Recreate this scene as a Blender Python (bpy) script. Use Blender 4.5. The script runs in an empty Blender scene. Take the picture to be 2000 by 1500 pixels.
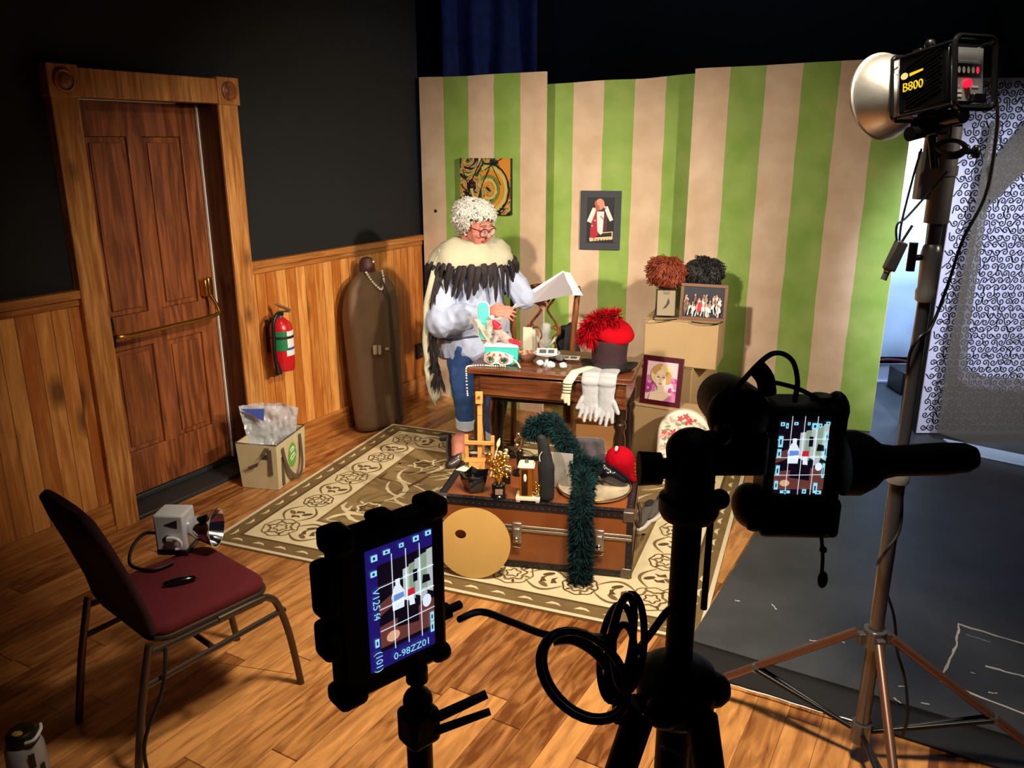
import bpy, bmesh, math, random
from mathutils import Vector, Matrix, Euler, noise
PI = math.pi
scene = bpy.context.scene
COL = scene.collection
random.seed(7)

# ------------------------------------------------------------------ camera, light, exposure
F = 1580.0; TH = math.radians(16.6); EYE = 1.9
CT, ST = math.cos(TH), math.sin(TH)
cd = bpy.data.cameras.new('camera'); co = bpy.data.objects.new('camera', cd); COL.objects.link(co)
co.location = (0, 0, EYE); co.rotation_euler = (PI/2 - TH, 0, 0)
cd.sensor_width = 36; cd.lens = 36*F/2000; cd.clip_start = 0.05; cd.clip_end = 60
scene.camera = co
w = bpy.data.worlds.new('world'); scene.world = w; w.use_nodes = True
w.node_tree.nodes['Background'].inputs[0].default_value = (.55, .62, .9, 1)
w.node_tree.nodes['Background'].inputs[1].default_value = .010
scene.view_settings.view_transform = 'Standard'; scene.view_settings.look = 'None'
scene.view_settings.gamma = 1; scene.view_settings.exposure = 0.0

def spot(name, loc, target, power, color, angle, blend=.5, radius=.08):
    l = bpy.data.lights.new(name, 'SPOT'); l.energy = power; l.color = color
    l.spot_size = math.radians(angle); l.spot_blend = blend; l.shadow_soft_size = radius
    o = bpy.data.objects.new(name, l); COL.objects.link(o); o.location = loc
    o.rotation_euler = (Vector(target) - Vector(loc)).to_track_quat('-Z', 'Y').to_euler(); return o
def area(name, loc, target, power, color, sx, sy):
    l = bpy.data.lights.new(name, 'AREA'); l.shape = 'RECTANGLE'; l.size = sx; l.size_y = sy
    l.energy = power; l.color = color
    o = bpy.data.objects.new(name, l); COL.objects.link(o); o.location = loc
    o.rotation_euler = (Vector(target) - Vector(loc)).to_track_quat('-Z', 'Y').to_euler(); return o
WARM = (1.0, .87, .69)
spot('stage_spot_front', (.75, 1.25, 2.75), (.05, 4.6, .30), 70, WARM, 54, 1.0)
spot('stage_spot_right', (2.7, 1.3, 2.7), (-.55, 5.5, .75), 980, WARM, 50, 1.0)
spot('stage_spot_left', (-1.2, .7, 3.0), (.95, 5.3, .85), 800, WARM, 48, 1.0)
spot('house_light', (.6, 1.7, 3.7), (.25, 2.4, 0), 780, WARM, 60, 1.0, .25)
spot('door_fill', (1.6, 1.4, 3.3), (-1.55, 4.75, .45), 430, WARM, 42, 1.0)  # added fill for the door, lower panelling and left floor
spot('rug_light', (-.3, 3.1, 4.2), (-.2, 4.0, 0), 150, WARM, 62, 1.0, .2)  # added overhead fill to lift the rug
spot('cloth_fill', (2.3, 2.7, 2.5), (3.3, 5.1, 1.0), 640, (.80, .86, 1.0), 50, .8)  # added fill spot to brighten the scroll-patterned cloth
spot('drape_fill_blue', (-.3, 6.9, 4.1), (-.25, 8.8, 3.0), 13, (.35, .42, 1.0), 60, .8)  # added blue fill so the navy drape shows, no real fixture
area('backstage_daylight', (3.15, 5.75, 2.0), (2.95, 6.45, 1.1), 58, (.48, .68, 1.0), .5, .5)

# ------------------------------------------------------------------ measuring helpers
def ray(px, py):
    u = (px-1000)/F; v = (750-py)/F
    return (u, CT+v*ST, -ST+v*CT)
def on(px, py, z=0.0):          # point of a level surface at height z
    r = ray(px, py); t = (z-EYE)/r[2]; return Vector((r[0]*t, r[1]*t, z))
def at(px, py, Y):              # point at distance Y from the lens
    r = ray(px, py); t = Y/r[1]; return Vector((r[0]*t, Y, EYE+r[2]*t))

# ------------------------------------------------------------------ materials
MATS = {}
def lin(c):
    return tuple(((x/255)/12.92 if x/255 <= .04045 else ((x/255+.055)/1.055)**2.4) for x in c)
def mat(name, rgb, rough=.6, metal=0.0, var=0.0, scale=12, bump=0.0, bscale=60, trans=0.0, alpha=1.0, emit=0.0, sheen=0.0, coat=0.0, stretch=None, spec=.5):
    if name in MATS: return MATS[name]
    m = bpy.data.materials.new(name); m.use_nodes = True; nt = m.node_tree; N = nt.nodes; L = nt.links
    b = N['Principled BSDF']; c = lin(rgb)
    b.inputs['Base Color'].default_value = (*c, 1); b.inputs['Roughness'].default_value = rough
    b.inputs['Metallic'].default_value = metal; b.inputs['Alpha'].default_value = alpha
    b.inputs['Transmission Weight'].default_value = trans
    b.inputs['Coat Weight'].default_value = coat; b.inputs['Specular IOR Level'].default_value = spec
    if sheen: b.inputs['Sheen Weight'].default_value = sheen
    if emit:
        b.inputs['Emission Color'].default_value = (*c, 1); b.inputs['Emission Strength'].default_value = emit
    tc = N.new('ShaderNodeTexCoord'); src = tc.outputs['Object']
    if stretch:
        mp = N.new('ShaderNodeMapping'); mp.inputs['Scale'].default_value = stretch
        L.new(src, mp.inputs['Vector']); src = mp.outputs['Vector']
    if var:
        n = N.new('ShaderNodeTexNoise'); n.inputs['Scale'].default_value = scale; n.inputs['Detail'].default_value = 5
        L.new(src, n.inputs['Vector'])
        r = N.new('ShaderNodeValToRGB'); r.color_ramp.elements[0].position = .3; r.color_ramp.elements[1].position = .72
        r.color_ramp.elements[0].color = (*[x*(1-var) for x in c], 1)
        r.color_ramp.elements[1].color = (*[min(1, x*(1+var*.8)) for x in c], 1)
        L.new(n.outputs['Fac'], r.inputs['Fac']); L.new(r.outputs['Color'], b.inputs['Base Color'])
    if bump:
        n = N.new('ShaderNodeTexNoise'); n.inputs['Scale'].default_value = bscale; n.inputs['Detail'].default_value = 3
        L.new(src, n.inputs['Vector'])
        bp = N.new('ShaderNodeBump'); bp.inputs['Strength'].default_value = bump; bp.inputs['Distance'].default_value = .01
        L.new(n.outputs['Fac'], bp.inputs['Height']); L.new(bp.outputs['Normal'], b.inputs['Normal'])
    MATS[name] = m; return m

def wood(name, dark, light, rough=.4, grain=(1, 1, 1), plank=0.0, paxis=1, laxis=0, plen=0.0, gap=.03, knots=0.0, bump=.15, coat=0.0):
    """boards of width plank across axis paxis; grain stretched by the mapping"""
    if name in MATS: return MATS[name]
    m = bpy.data.materials.new(name); m.use_nodes = True; nt = m.node_tree; N = nt.nodes; L = nt.links
    b = N['Principled BSDF']; b.inputs['Roughness'].default_value = rough; b.inputs['Coat Weight'].default_value = coat
    tc = N.new('ShaderNodeTexCoord'); sep = N.new('ShaderNodeSeparateXYZ'); L.new(tc.outputs['Object'], sep.inputs[0])
    def math_(op, a, bb=None):
        n = N.new('ShaderNodeMath'); n.operation = op
        for i, q in enumerate((a, bb)):
            if q is None: continue
            if isinstance(q, (int, float)): n.inputs[i].default_value = q
            else: L.new(q, n.inputs[i])
        return n.outputs[0]
    mp = N.new('ShaderNodeMapping'); mp.inputs['Scale'].default_value = grain
    vec = tc.outputs['Object']; pid = None
    if plank:
        pd = math_('DIVIDE', sep.outputs[paxis], plank); pid = math_('FLOOR', pd); fr = math_('FRACT', pd)
        w1 = N.new('ShaderNodeTexWhiteNoise'); w1.noise_dimensions = '1D'; L.new(pid, w1.inputs['W'])
        seed = w1.outputs['Value']
        if plen:
            ld = math_('ADD', math_('DIVIDE', sep.outputs[laxis], plen), math_('MULTIPLY', seed, 7.3)); lid = math_('FLOOR', ld)
            w2 = N.new('ShaderNodeTexWhiteNoise'); w2.noise_dimensions = '2D'
            cb = N.new('ShaderNodeCombineXYZ'); L.new(pid, cb.inputs[0]); L.new(lid, cb.inputs[1]); L.new(cb.outputs[0], w2.inputs['Vector'])
            seed2 = w2.outputs['Value']; lfr = math_('FRACT', ld)
        else: seed2 = seed
        cb2 = N.new('ShaderNodeCombineXYZ')
        for i in range(3): L.new(math_('MULTIPLY', seed2, 17.0+i*5), cb2.inputs[i])
        va = N.new('ShaderNodeVectorMath'); va.operation = 'ADD'; L.new(vec, va.inputs[0]); L.new(cb2.outputs[0], va.inputs[1]); vec = va.outputs[0]
    L.new(vec, mp.inputs['Vector'])
    n = N.new('ShaderNodeTexNoise'); n.inputs['Scale'].default_value = 3.0; n.inputs['Detail'].default_value = 6; n.inputs['Distortion'].default_value = .9
    L.new(mp.outputs['Vector'], n.inputs['Vector'])
    fac = n.outputs['Fac']
    if plank: fac = math_('ADD', math_('MULTIPLY', fac, .75), math_('MULTIPLY', seed2, .30))
    r = N.new('ShaderNodeValToRGB'); r.color_ramp.elements[0].position = .36; r.color_ramp.elements[1].position = .74
    r.color_ramp.elements[0].color = (*lin(dark), 1); r.color_ramp.elements[1].color = (*lin(light), 1)
    L.new(fac, r.inputs['Fac']); colr = r.outputs['Color']; h = n.outputs['Fac']
    def mix(fac_, c_):
        nonlocal colr
        x = N.new('ShaderNodeMix'); x.data_type = 'RGBA'; L.new(fac_, x.inputs[0]); L.new(colr, x.inputs[6]); x.inputs[7].default_value = (*lin(c_), 1); colr = x.outputs[2]
    if knots:
        mk = N.new('ShaderNodeMapping'); s_ = [1.0]*3; s_[laxis] = .55; mk.inputs['Scale'].default_value = s_; L.new(vec, mk.inputs['Vector'])
        v = N.new('ShaderNodeTexVoronoi'); v.inputs['Scale'].default_value = knots; L.new(mk.outputs['Vector'], v.inputs['Vector'])
        mr = N.new('ShaderNodeMapRange'); mr.inputs['From Min'].default_value = .06; mr.inputs['From Max'].default_value = .19; mr.inputs['To Min'].default_value = .8; mr.inputs['To Max'].default_value = 0
        L.new(v.outputs['Distance'], mr.inputs['Value']); mix(mr.outputs['Result'], (70, 32, 10))
    if plank and gap:
        g = math_('LESS_THAN', fr, gap); 
        if plen: g = math_('MAXIMUM', g, math_('LESS_THAN', lfr, .004))
        g2 = math_('MULTIPLY', g, .72); mix(g2, (28, 12, 4)); h = math_('SUBTRACT', h, g)
    L.new(colr, b.inputs['Base Color'])
    bp = N.new('ShaderNodeBump'); bp.inputs['Strength'].default_value = bump; bp.inputs['Distance'].default_value = .01
    L.new(h, bp.inputs['Height']); L.new(bp.outputs['Normal'], b.inputs['Normal'])
    MATS[name] = m; return m

def glass(name, tint=(255, 255, 255), mixf=.35, rough=.05):
    """thin clear sheet: see-through with a gloss"""
    if name in MATS: return MATS[name]
    m = bpy.data.materials.new(name); m.use_nodes = True; nt = m.node_tree; N = nt.nodes; L = nt.links
    b = N['Principled BSDF']; b.inputs['Base Color'].default_value = (*lin(tint), 1); b.inputs['Roughness'].default_value = rough
    b.inputs['Specular IOR Level'].default_value = 1.0
    t = N.new('ShaderNodeBsdfTransparent'); mx = N.new('ShaderNodeMixShader'); mx.inputs[0].default_value = mixf
    L.new(t.outputs[0], mx.inputs[1]); L.new(b.outputs[0], mx.inputs[2]); L.new(mx.outputs[0], N['Material Output'].inputs['Surface'])
    MATS[name] = m; return m

# ------------------------------------------------------------------ mesh builder
def basis(d):
    d = Vector(d).normalized(); u = d.cross(Vector((0, 0, 1)))
    if u.length < 1e-4: u = Vector((1, 0, 0))
    u.normalize(); return u, d.cross(u).normalized(), d
class MB:
    def __init__(self): self.v = []; self.f = []; self.mi = []; self.T = None; self.i = 0
    def add(self, vs, fs, mi=None):
        o = len(self.v); T = self.T
        self.v += [tuple(T @ Vector(p)) if T else tuple(p) for p in vs]
        self.f += [tuple(o+k for k in f) for f in fs]; self.mi += [self.i if mi is None else mi]*len(fs); return self
    def box(self, c, s, rot=None, mi=None, taper=1.0):
        x, y, z = s[0]/2, s[1]/2, s[2]/2; R = Euler(rot).to_matrix() if rot else None
        vs = []
        for k in (-1, 1):
            t = taper if k > 0 else 1
            for (i, j) in ((-1, -1), (1, -1), (1, 1), (-1, 1)):
                p = Vector((i*x*t, j*y*t, k*z)); vs.append((R @ p if R else p) + Vector(c))
        return self.add(vs, [(3, 2, 1, 0), (4, 5, 6, 7), (0, 1, 5, 4), (1, 2, 6, 5), (2, 3, 7, 6), (3, 0, 4, 7)], mi)
    def bx(self, x0, x1, y0, y1, z0, z1, mi=None): return self.box(((x0+x1)/2, (y0+y1)/2, (z0+z1)/2), (x1-x0, y1-y0, z1-z0), None, mi)
    def hexa(self, b4, t4, mi=None):
        return self.add(list(b4)+list(t4), [(3, 2, 1, 0), (4, 5, 6, 7), (0, 1, 5, 4), (1, 2, 6, 5), (2, 3, 7, 6), (3, 0, 4, 7)], mi)
    def loft(self, rings, caps=True, mi=None, closed=False):
        n = len(rings[0]); vs = [p for r in rings for p in r]; fs = []
        R = len(rings)
        for k in range(R if closed else R-1):
            a, b = k*n, ((k+1) % R)*n
            for j in range(n): fs.append((a+j, a+(j+1) % n, b+(j+1) % n, b+j))
        if caps and not closed: fs.append(tuple(reversed(range(n)))); fs.append(tuple((R-1)*n+j for j in range(n)))
        return self.add(vs, fs, mi)
    def cyl(self, p0, p1, r0, r1=None, n=16, mi=None, caps=True):
        r1 = r0 if r1 is None else r1; p0, p1 = Vector(p0), Vector(p1); u, v, d = basis(p1-p0)
        ring = lambda p, r: [p+u*math.cos(2*PI*k/n)*r+v*math.sin(2*PI*k/n)*r for k in range(n)]
        return self.loft([ring(p0, r0), ring(p1, r1)], caps, mi)
    def tube(self, pts, r, n=8, closed=False, mi=None, flat=None):
        pts = [Vector(p) for p in pts]; rings = []; K = len(pts); pu = None
        for k, p in enumerate(pts):
            a = pts[(k-1) % K] if (closed or k > 0) else p; b = pts[(k+1) % K] if (closed or k < K-1) else p
            d = b-a
            if d.length < 1e-9: d = Vector((0, 0, 1))
            d.normalize()
            if pu is None: u, v, _ = basis(d)
            else:
                u = pu-d*pu.dot(d)
                u = u.normalized() if u.length > 1e-6 else basis(d)[0]
                v = d.cross(u)
            pu = u; rr = r[k] if isinstance(r, (list, tuple)) else r; fl = flat or 1
            rings.append([p+u*math.cos(2*PI*j/n)*rr+v*math.sin(2*PI*j/n)*rr*fl for j in range(n)])
        return self.loft(rings, True, mi, closed)
    def lathe(self, prof, c=(0, 0, 0), axis=(0, 0, 1), n=24, mi=None, caps=True):
        c = Vector(c); u, v, d = basis(axis)
        return self.loft([[c+d*h+u*math.cos(2*PI*k/n)*r+v*math.sin(2*PI*k/n)*r for k in range(n)] for r, h in prof], caps, mi)
    def sph(self, c, r, n=16, m=10, mi=None, R=None):
        r = (r, r, r) if isinstance(r, (int, float)) else r; vs = []
        c = Vector(c)
        rings = []
        for k in range(1, m):
            t = PI*k/m; ring = []
            for j in range(n):
                p = Vector((r[0]*math.sin(t)*math.cos(2*PI*j/n), r[1]*math.sin(t)*math.sin(2*PI*j/n), -r[2]*math.cos(t)))
                ring.append(c+(R @ p if R else p))
            rings.append(ring)
        return self.loft(rings, True, mi)
    def prism(self, pts, t, M=None, mi=None):
        """outline in local xy, extruded along local z by t"""
        M = M or Matrix.Identity(4); n = len(pts)
        vs = [M @ Vector((p[0], p[1], 0)) for p in pts]+[M @ Vector((p[0], p[1], t)) for p in pts]
        fs = [tuple(reversed(range(n))), tuple(range(n, 2*n))]+[(j, (j+1) % n, n+(j+1) % n, n+j) for j in range(n)]
        return self.add(vs, fs, mi)
    def poly(self, pts, M=None, mi=None):
        M = M or Matrix.Identity(4)
        vs = [M @ Vector((p[0], p[1], p[2] if len(p) > 2 else 0)) for p in pts]; return self.add(vs, [tuple(range(len(vs)))], mi)
    def disc(self, c, rx, ry, M=None, mi=None, n=20, rot=0):
        pts = []
        for k in range(n):
            a = 2*PI*k/n; x, y = rx*math.cos(a), ry*math.sin(a)
            pts.append((c[0]+x*math.cos(rot)-y*math.sin(rot), c[1]+x*math.sin(rot)+y*math.cos(rot), c[2] if len(c) > 2 else 0))
        return self.poly(pts, M, mi)
    def line(self, pts, w, M=None, mi=None, z=0, closed=False):
        """flat ribbon along a 2D path"""
        P = [Vector((p[0], p[1])) for p in pts]; K = len(P); Lf = []; Rt = []
        for k in range(K):
            a = P[(k-1) % K] if (closed or k) else P[k]; b = P[(k+1) % K] if (closed or k < K-1) else P[k]
            d = (b-a); d = d.normalized() if d.length > 1e-9 else Vector((1, 0)); nrm = Vector((-d.y, d.x))
            ww = w[k] if isinstance(w, (list, tuple)) else w
            Lf.append(P[k]+nrm*ww/2); Rt.append(P[k]-nrm*ww/2)
        M = M or Matrix.Identity(4); vs = [M @ Vector((p.x, p.y, z)) for p in Lf+Rt]
        fs = [(K+k, K+(k+1) % K, (k+1) % K, k) for k in range(K if closed else K-1)]
        return self.add(vs, fs, mi)

def finish(me, sharp=38):
    bm = bmesh.new(); bm.from_mesh(me); bmesh.ops.recalc_face_normals(bm, faces=bm.faces)
    lim = math.radians(sharp)
    for f in bm.faces: f.smooth = True
    for e in bm.edges:
        if len(e.link_faces) != 2 or e.calc_face_angle(0) > lim: e.smooth = False
    bm.to_mesh(me); bm.free()
def obj(name, mb, material, parent=None, ws=False, bevel=0.0, sharp=38, sub=0, recalc=True):
    me = bpy.data.meshes.new(name)
    if isinstance(mb, MB):
        me.from_pydata(mb.v, [], mb.f); 
        mm = material if isinstance(material, (list, tuple)) else [material]
        for m in mm: me.materials.append(m)
        for p, k in zip(me.polygons, mb.mi): p.material_index = k
        if recalc: finish(me, sharp)
    else:
        me = mb; me.name = name
        for m in (material if isinstance(material, (list, tuple)) else [material]): me.materials.append(m)
    o = bpy.data.objects.new(name, me); COL.objects.link(o)
    if parent:
        o.parent = parent
        if ws:
            W = Matrix.Identity(4); q = parent
            while q: W = q.matrix_basis @ W; q = q.parent
            me.transform(W.inverted())
    if bevel:
        b = o.modifiers.new('bevel', 'BEVEL'); b.width = bevel; b.segments = 2; b.limit_method = 'ANGLE'; b.angle_limit = math.radians(35)
    if sub:
        s = o.modifiers.new('sub', 'SUBSURF'); s.levels = sub; s.render_levels = sub
    return o
def tag(o, label, cat, group=None):
    o['label'] = label; o['category'] = cat
    if group: o['group'] = group
    return o
def thing(name, label, cat, loc=(0, 0, 0), rz=0, group=None):
    o = bpy.data.objects.new(name, None); COL.objects.link(o); o.location = loc; o.rotation_euler = (0, 0, rz); o.empty_display_size = .05
    return tag(o, label, cat, group)
def struct(name, mb, m, loc=(0, 0, 0), rz=0, parent=None, bevel=0):
    o = obj(name, mb, m, parent, bevel=bevel); o.location = loc; o.rotation_euler = (0, 0, rz)
    if not parent: o['kind'] = 'structure'
    return o
def capsule_pts(p0, r0, p1, r1): return (Vector(p0), r0, Vector(p1), r1)
def blob(caps, voxel=.008, smooth=4, disp=0.0, dscale=20.0, squash=None):
    """one continuous skin grown round a set of tapered capsules"""
    bm = bmesh.new()
    for (p0, r0, p1, r1) in caps:
        b2 = bmesh.new()
        for p, r in ((Vector(p0), r0), (Vector(p1), r1)):
            rr = r if isinstance(r, (list, tuple)) else (r, r, r)
            bmesh.ops.create_icosphere(b2, subdivisions=2, radius=1, matrix=Matrix.Translation(p) @ Matrix.Diagonal((*rr, 1)))
        res = bmesh.ops.convex_hull(b2, input=b2.verts[:], use_existing_faces=False)
        dead = [g for g in res['geom_interior'] if isinstance(g, bmesh.types.BMVert)]
        bmesh.ops.delete(b2, geom=list(set(dead)), context='VERTS')
        loose = [f for f in b2.faces if not f.is_valid]
        tmp = bpy.data.meshes.new('t'); b2.to_mesh(tmp); b2.free(); bm.from_mesh(tmp); bpy.data.meshes.remove(tmp)
    me = bpy.data.meshes.new('blob'); bm.to_mesh(me); bm.free()
    o = bpy.data.objects.new('blob', me); COL.objects.link(o)
    r = o.modifiers.new('r', 'REMESH'); r.mode = 'VOXEL'; r.voxel_size = voxel
    if smooth:
        s = o.modifiers.new('s', 'SMOOTH'); s.iterations = smooth; s.factor = .5
    dg = bpy.context.evaluated_depsgraph_get(); out = bpy.data.meshes.new_from_object(o.evaluated_get(dg))
    bpy.data.objects.remove(o); bpy.data.meshes.remove(me)
    if disp:
        out.update(); nn = [v.normal.copy() for v in out.vertices]
        for v, n in zip(out.vertices, nn): v.co += n*disp*(noise.fractal(v.co*dscale, 1.0, 2.0, 3))
    for p in out.polygons: p.use_smooth = True
    return out
def wrinkle(mb, amp, sc, seed=0):
    off = Vector((seed, seed*2.1, seed*.7))
    mb.v = [tuple(Vector(p)+noise.noise_vector(Vector(p)*sc+off)*amp) for p in mb.v]; return mb
def smoothpath(pts, n=8):
    P = [Vector(p) for p in pts]; out = []
    for k in range(len(P)-1):
        p0 = P[max(k-1, 0)]; p1 = P[k]; p2 = P[k+1]; p3 = P[min(k+2, len(P)-1)]
        for j in range(n):
            t = j/n
            out.append(.5*((2*p1)+(p2-p0)*t+(2*p0-5*p1+4*p2-p3)*t*t+(3*p1-p0-3*p2+p3)*t**3))
    out.append(P[-1]); return out
def text_mb(txt, size, M, depth=.0006, mb=None, mi=0):
    cu = bpy.data.curves.new('txt', 'FONT'); cu.body = txt; cu.size = size; cu.extrude = depth; cu.align_x = 'CENTER'; cu.align_y = 'CENTER'; cu.resolution_u = 3
    o = bpy.data.objects.new('txt', cu); COL.objects.link(o)
    dg = bpy.context.evaluated_depsgraph_get(); me = bpy.data.meshes.new_from_object(o.evaluated_get(dg))
    mb = mb or MB(); mb.add([M @ v.co for v in me.vertices], [tuple(p.vertices) for p in me.polygons], mi)
    bpy.data.objects.remove(o); bpy.data.curves.remove(cu); bpy.data.meshes.remove(me); return mb
def tufts(mb, path, rad, n, ln, wd, seed=1, droop=0.0, mi=None, out=1.0):
    """pointed blades growing out of a path: feathers, fur, wisps"""
    rnd = random.Random(seed); P = smoothpath(path, 6)
    for k in range(n):
        t = rnd.random()*(len(P)-1); i = int(t); i2 = min(i+1, len(P)-1); c = P[i].lerp(P[i2], t-i)
        d = (P[i2]-P[max(i-1, 0)]); d = d.normalized() if d.length > 1e-6 else Vector((0, 0, 1)); u, v, _ = basis(d)
        a = rnd.random()*2*PI; o = u*math.cos(a)+v*math.sin(a); r = rad(t/(len(P)-1)) if callable(rad) else rad
        base = c+o*r*.75; g = (o*out+d*rnd.uniform(-.6, .9)+Vector((0, 0, -droop))).normalized()
        l = ln*rnd.uniform(.6, 1.25); s = g.cross(Vector((rnd.uniform(-1, 1), rnd.uniform(-1, 1), rnd.uniform(-1, 1))))
        s = s.normalized() if s.length > 1e-6 else u
        w_ = wd*rnd.uniform(.7, 1.3); mid = base+g*l*.55+Vector((0, 0, -droop*l*.1)); tip = base+g*l+Vector((0, 0, -droop*l*.35))
        mb.add([base-s*w_*.5, base+s*w_*.5, mid+s*w_*.6, mid-s*w_*.6, tip], [(0, 1, 2, 3), (3, 2, 4)], mi)
    return mb
def RX(a): return Matrix.Rotation(a, 4, 'X')
def RY(a): return Matrix.Rotation(a, 4, 'Y')
def RZ(a): return Matrix.Rotation(a, 4, 'Z')
def TR(x, y=None, z=None): return Matrix.Translation(Vector(x) if y is None else (x, y, z))
def superrect(w, h, r, n=5):
    """rounded rectangle outline centred on 0"""
    out = []
    for cx, cy, a0 in ((w/2-r, h/2-r, 0), (-w/2+r, h/2-r, 90), (-w/2+r, -h/2+r, 180), (w/2-r, -h/2+r, 270)):
        for k in range(n+1):
            a = math.radians(a0+90*k/n); out.append((cx+r*math.cos(a), cy+r*math.sin(a)))
    return out
# ------------------------------------------------------------------ the room
P0 = Vector((-.691, 6.132, 0)); WA = math.radians(60.3)   # corner; direction of the panelled wall
DV = Vector((math.cos(WA), math.sin(WA), 0)); EV = Vector((math.sin(WA), -math.cos(WA), 0))
def W(a, b, z=0): return P0+DV*a+EV*b+Vector((0, 0, z))
black_paint = mat('black_paint', (14, 15, 19), .85, var=.15, scale=6, bump=.1)
floorwood = wood('floorwood', (118, 64, 26), (224, 156, 88), .32, (1.6, 9, 9), plank=.11, paxis=1, laxis=0, plen=1.3, gap=.018, bump=.08, coat=.15)
pine = wood('pine', (178, 100, 36), (238, 168, 90), .42, (12, 12, 1.1), plank=.082, paxis=0, laxis=2, gap=.05, knots=3.2, bump=.25, coat=.1)
pinetrim = wood('pinetrim', (160, 96, 38), (226, 160, 90), .4, (14, 14, 1.0), knots=4.6, laxis=2, bump=.12, coat=.1)
pinerail = wood('pinerail', (150, 86, 34), (206, 138, 70), .4, (1.0, 14, 14), knots=2.2, laxis=0, bump=.12, coat=.1)
doorwood = wood('doorwood', (104, 54, 26), (172, 98, 52), .42, (12, 12, 1.0), laxis=2, bump=.12, coat=.1)
darkwood = wood('darkwood', (52, 22, 10), (104, 54, 28), .35, (12, 12, 1.0), laxis=2, bump=.08, coat=.2)

struct('floor', MB().bx(-12, 6.5, -6, 6.5, -.1, 0), floorwood, P0, WA)
struct('ceiling', MB().bx(-6, 7, -2.5, 11, 4.4, 4.5), black_paint)
struct('wall_back', MB().bx(-6, 7, 9.6, 9.8, 0, 4.4), black_paint)
struct('wall_right', MB().bx(5.2, 5.4, -2.5, 9.6, 0, 4.4), black_paint)
wl = MB()
wl.bx(-9.0, -2.66, .02, .32, 0, 4.4); wl.bx(-1.75, .06, .02, .32, 0, 4.4); wl.bx(-2.66, -1.75, .02, .32, 2.16, 4.4)
struct('wall_left', wl, black_paint, P0, WA)
# panelling below a chair rail, either side of the door
struct('trim_1', MB().bx(-6.0, -2.73, 0, .02, .0, 1.2).bx(-1.68, .02, 0, .02, 0, 1.2), pine, P0, WA)
struct('trim_2', MB().bx(-6.0, -2.73, -.03, .02, 1.2, 1.24).bx(-1.68, .03, -.03, .02, 1.2, 1.24).bx(-6.0, -2.73, -.012, .0, 1.165, 1.2).bx(-1.68, .02, -.012, 0, 1.165, 1.2), pinerail, P0, WA, bevel=.004)
struct('baseboard_left', MB().bx(-6.0, -2.73, -.02, .0, 0, .15).bx(-1.68, .0, -.02, 0, 0, .15).bx(-6, -2.73, -.03, -.02, 0, .03).bx(-1.68, 0, -.03, -.02, 0, .03), pinerail, P0, WA, bevel=.003)
# door surround with rosette corner blocks
fr = MB()
fr.bx(-2.73, -2.60, -.035, .02, 0, 2.10); fr.bx(-1.81, -1.68, -.035, .02, 0, 2.10); fr.bx(-2.60, -1.81, -.035, .02, 2.10, 2.225)
fr.bx(-2.74, -2.595, -.045, .02, 2.095, 2.235); fr.bx(-1.815, -1.67, -.045, .02, 2.095, 2.235)
frame = struct('trim_3', fr, pinetrim, P0, WA, bevel=.004)
for a in (-2.667, -1.742):
    m = MB().lathe([(.05, 0), (.05, .008), (.043, .012), (.036, .006), (.024, .008), (.018, .014), (.0, .016)], (a, -.045, 2.165), (0, -1, 0), 24)
    ro = struct('rosette', m, doorwood, parent=frame)
struct('trim_4', MB().bx(-2.66, -2.60, -.02, .3, 0, 2.16).bx(-1.81, -1.75, -.02, .3, 0, 2.16).bx(-2.6, -1.81, -.02, .3, 2.10, 2.16), darkwood, P0, WA)
# the door itself, set back in the wall
dr = MB(); y0, y1 = .15, .19
x0, x1, z0, z1 = -2.597, -1.818, .06, 2.095
stiles = [(x0, x0+.11), (x0+.345, x0+.435), (x1-.11, x1)]
for s in stiles: dr.bx(s[0], s[1], y0, y1, z0, z1)
for a, b in ((z0, .30), (.86, 1.04), (1.93, z1)): dr.bx(x0, x1, y0, y1, a, b)
door = struct('door_1', dr, doorwood, P0, WA, bevel=.004)
pn = MB()
for s0, s1 in ((x0+.11, x0+.345), (x0+.435, x1-.11)):
    for a, b in ((.30, .86), (1.04, 1.93)):
        pn.bx(s0, s1, y0+.016, y1-.004, a, b); pn.box(((s0+s1)/2, y0+.012, (a+b)/2), (s1-s0-.06, .016, b-a-.06))
struct('light_leak_strip', MB().bx(-1.8165, -1.811, .135, .15, .06, 2.095).bx(x0, -1.95, .13, .15, 2.0955, 2.10), mat('strip_white', (246, 240, 226), .4), parent=door)  # pale strips stand in for light leaking through the gap round the door
struct('door_panel', pn, doorwood, parent=door, bevel=.003)
brass = mat('brass', (214, 160, 72), .28, 1.0)
pb = MB(); zb = .965
pb.tube(smoothpath([(-2.53, y0-.0, zb+.06), (-2.52, y0-.07, zb+.01), (-2.50, y0-.12, zb-.0), (-2.2, y0-.12, zb), (-1.93, y0-.12, zb+.005), (-1.885, y0-.10, zb+.04), (-1.88, y0-.02, zb+.13)], 6), .011, 10)
struct('push_bar', pb, brass, parent=door)
pl = MB().bx(-1.915, -1.86, y0-.05, y0, zb+.10, zb+.20).bx(-1.90, -1.87, y0-.06, y0-.03, zb+.11, zb+.21)
struct('push_bar_bracket', pl, brass, parent=door, bevel=.008)
pl = MB().bx(-2.56, -2.50, y0-.06, y0, zb-.07, zb+.09)
struct('push_bar_hinge', pl, mat('darkmetal', (50, 40, 34), .4, .8), parent=door, bevel=.01)
struct('trim_5', MB().bx(-2.6, -1.81, -.03, .26, .0, .025).bx(-2.6, -1.81, .145, .2, .025, .055), mat('threshold', (44, 46, 48), .45), P0, WA, bevel=.006)
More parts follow.
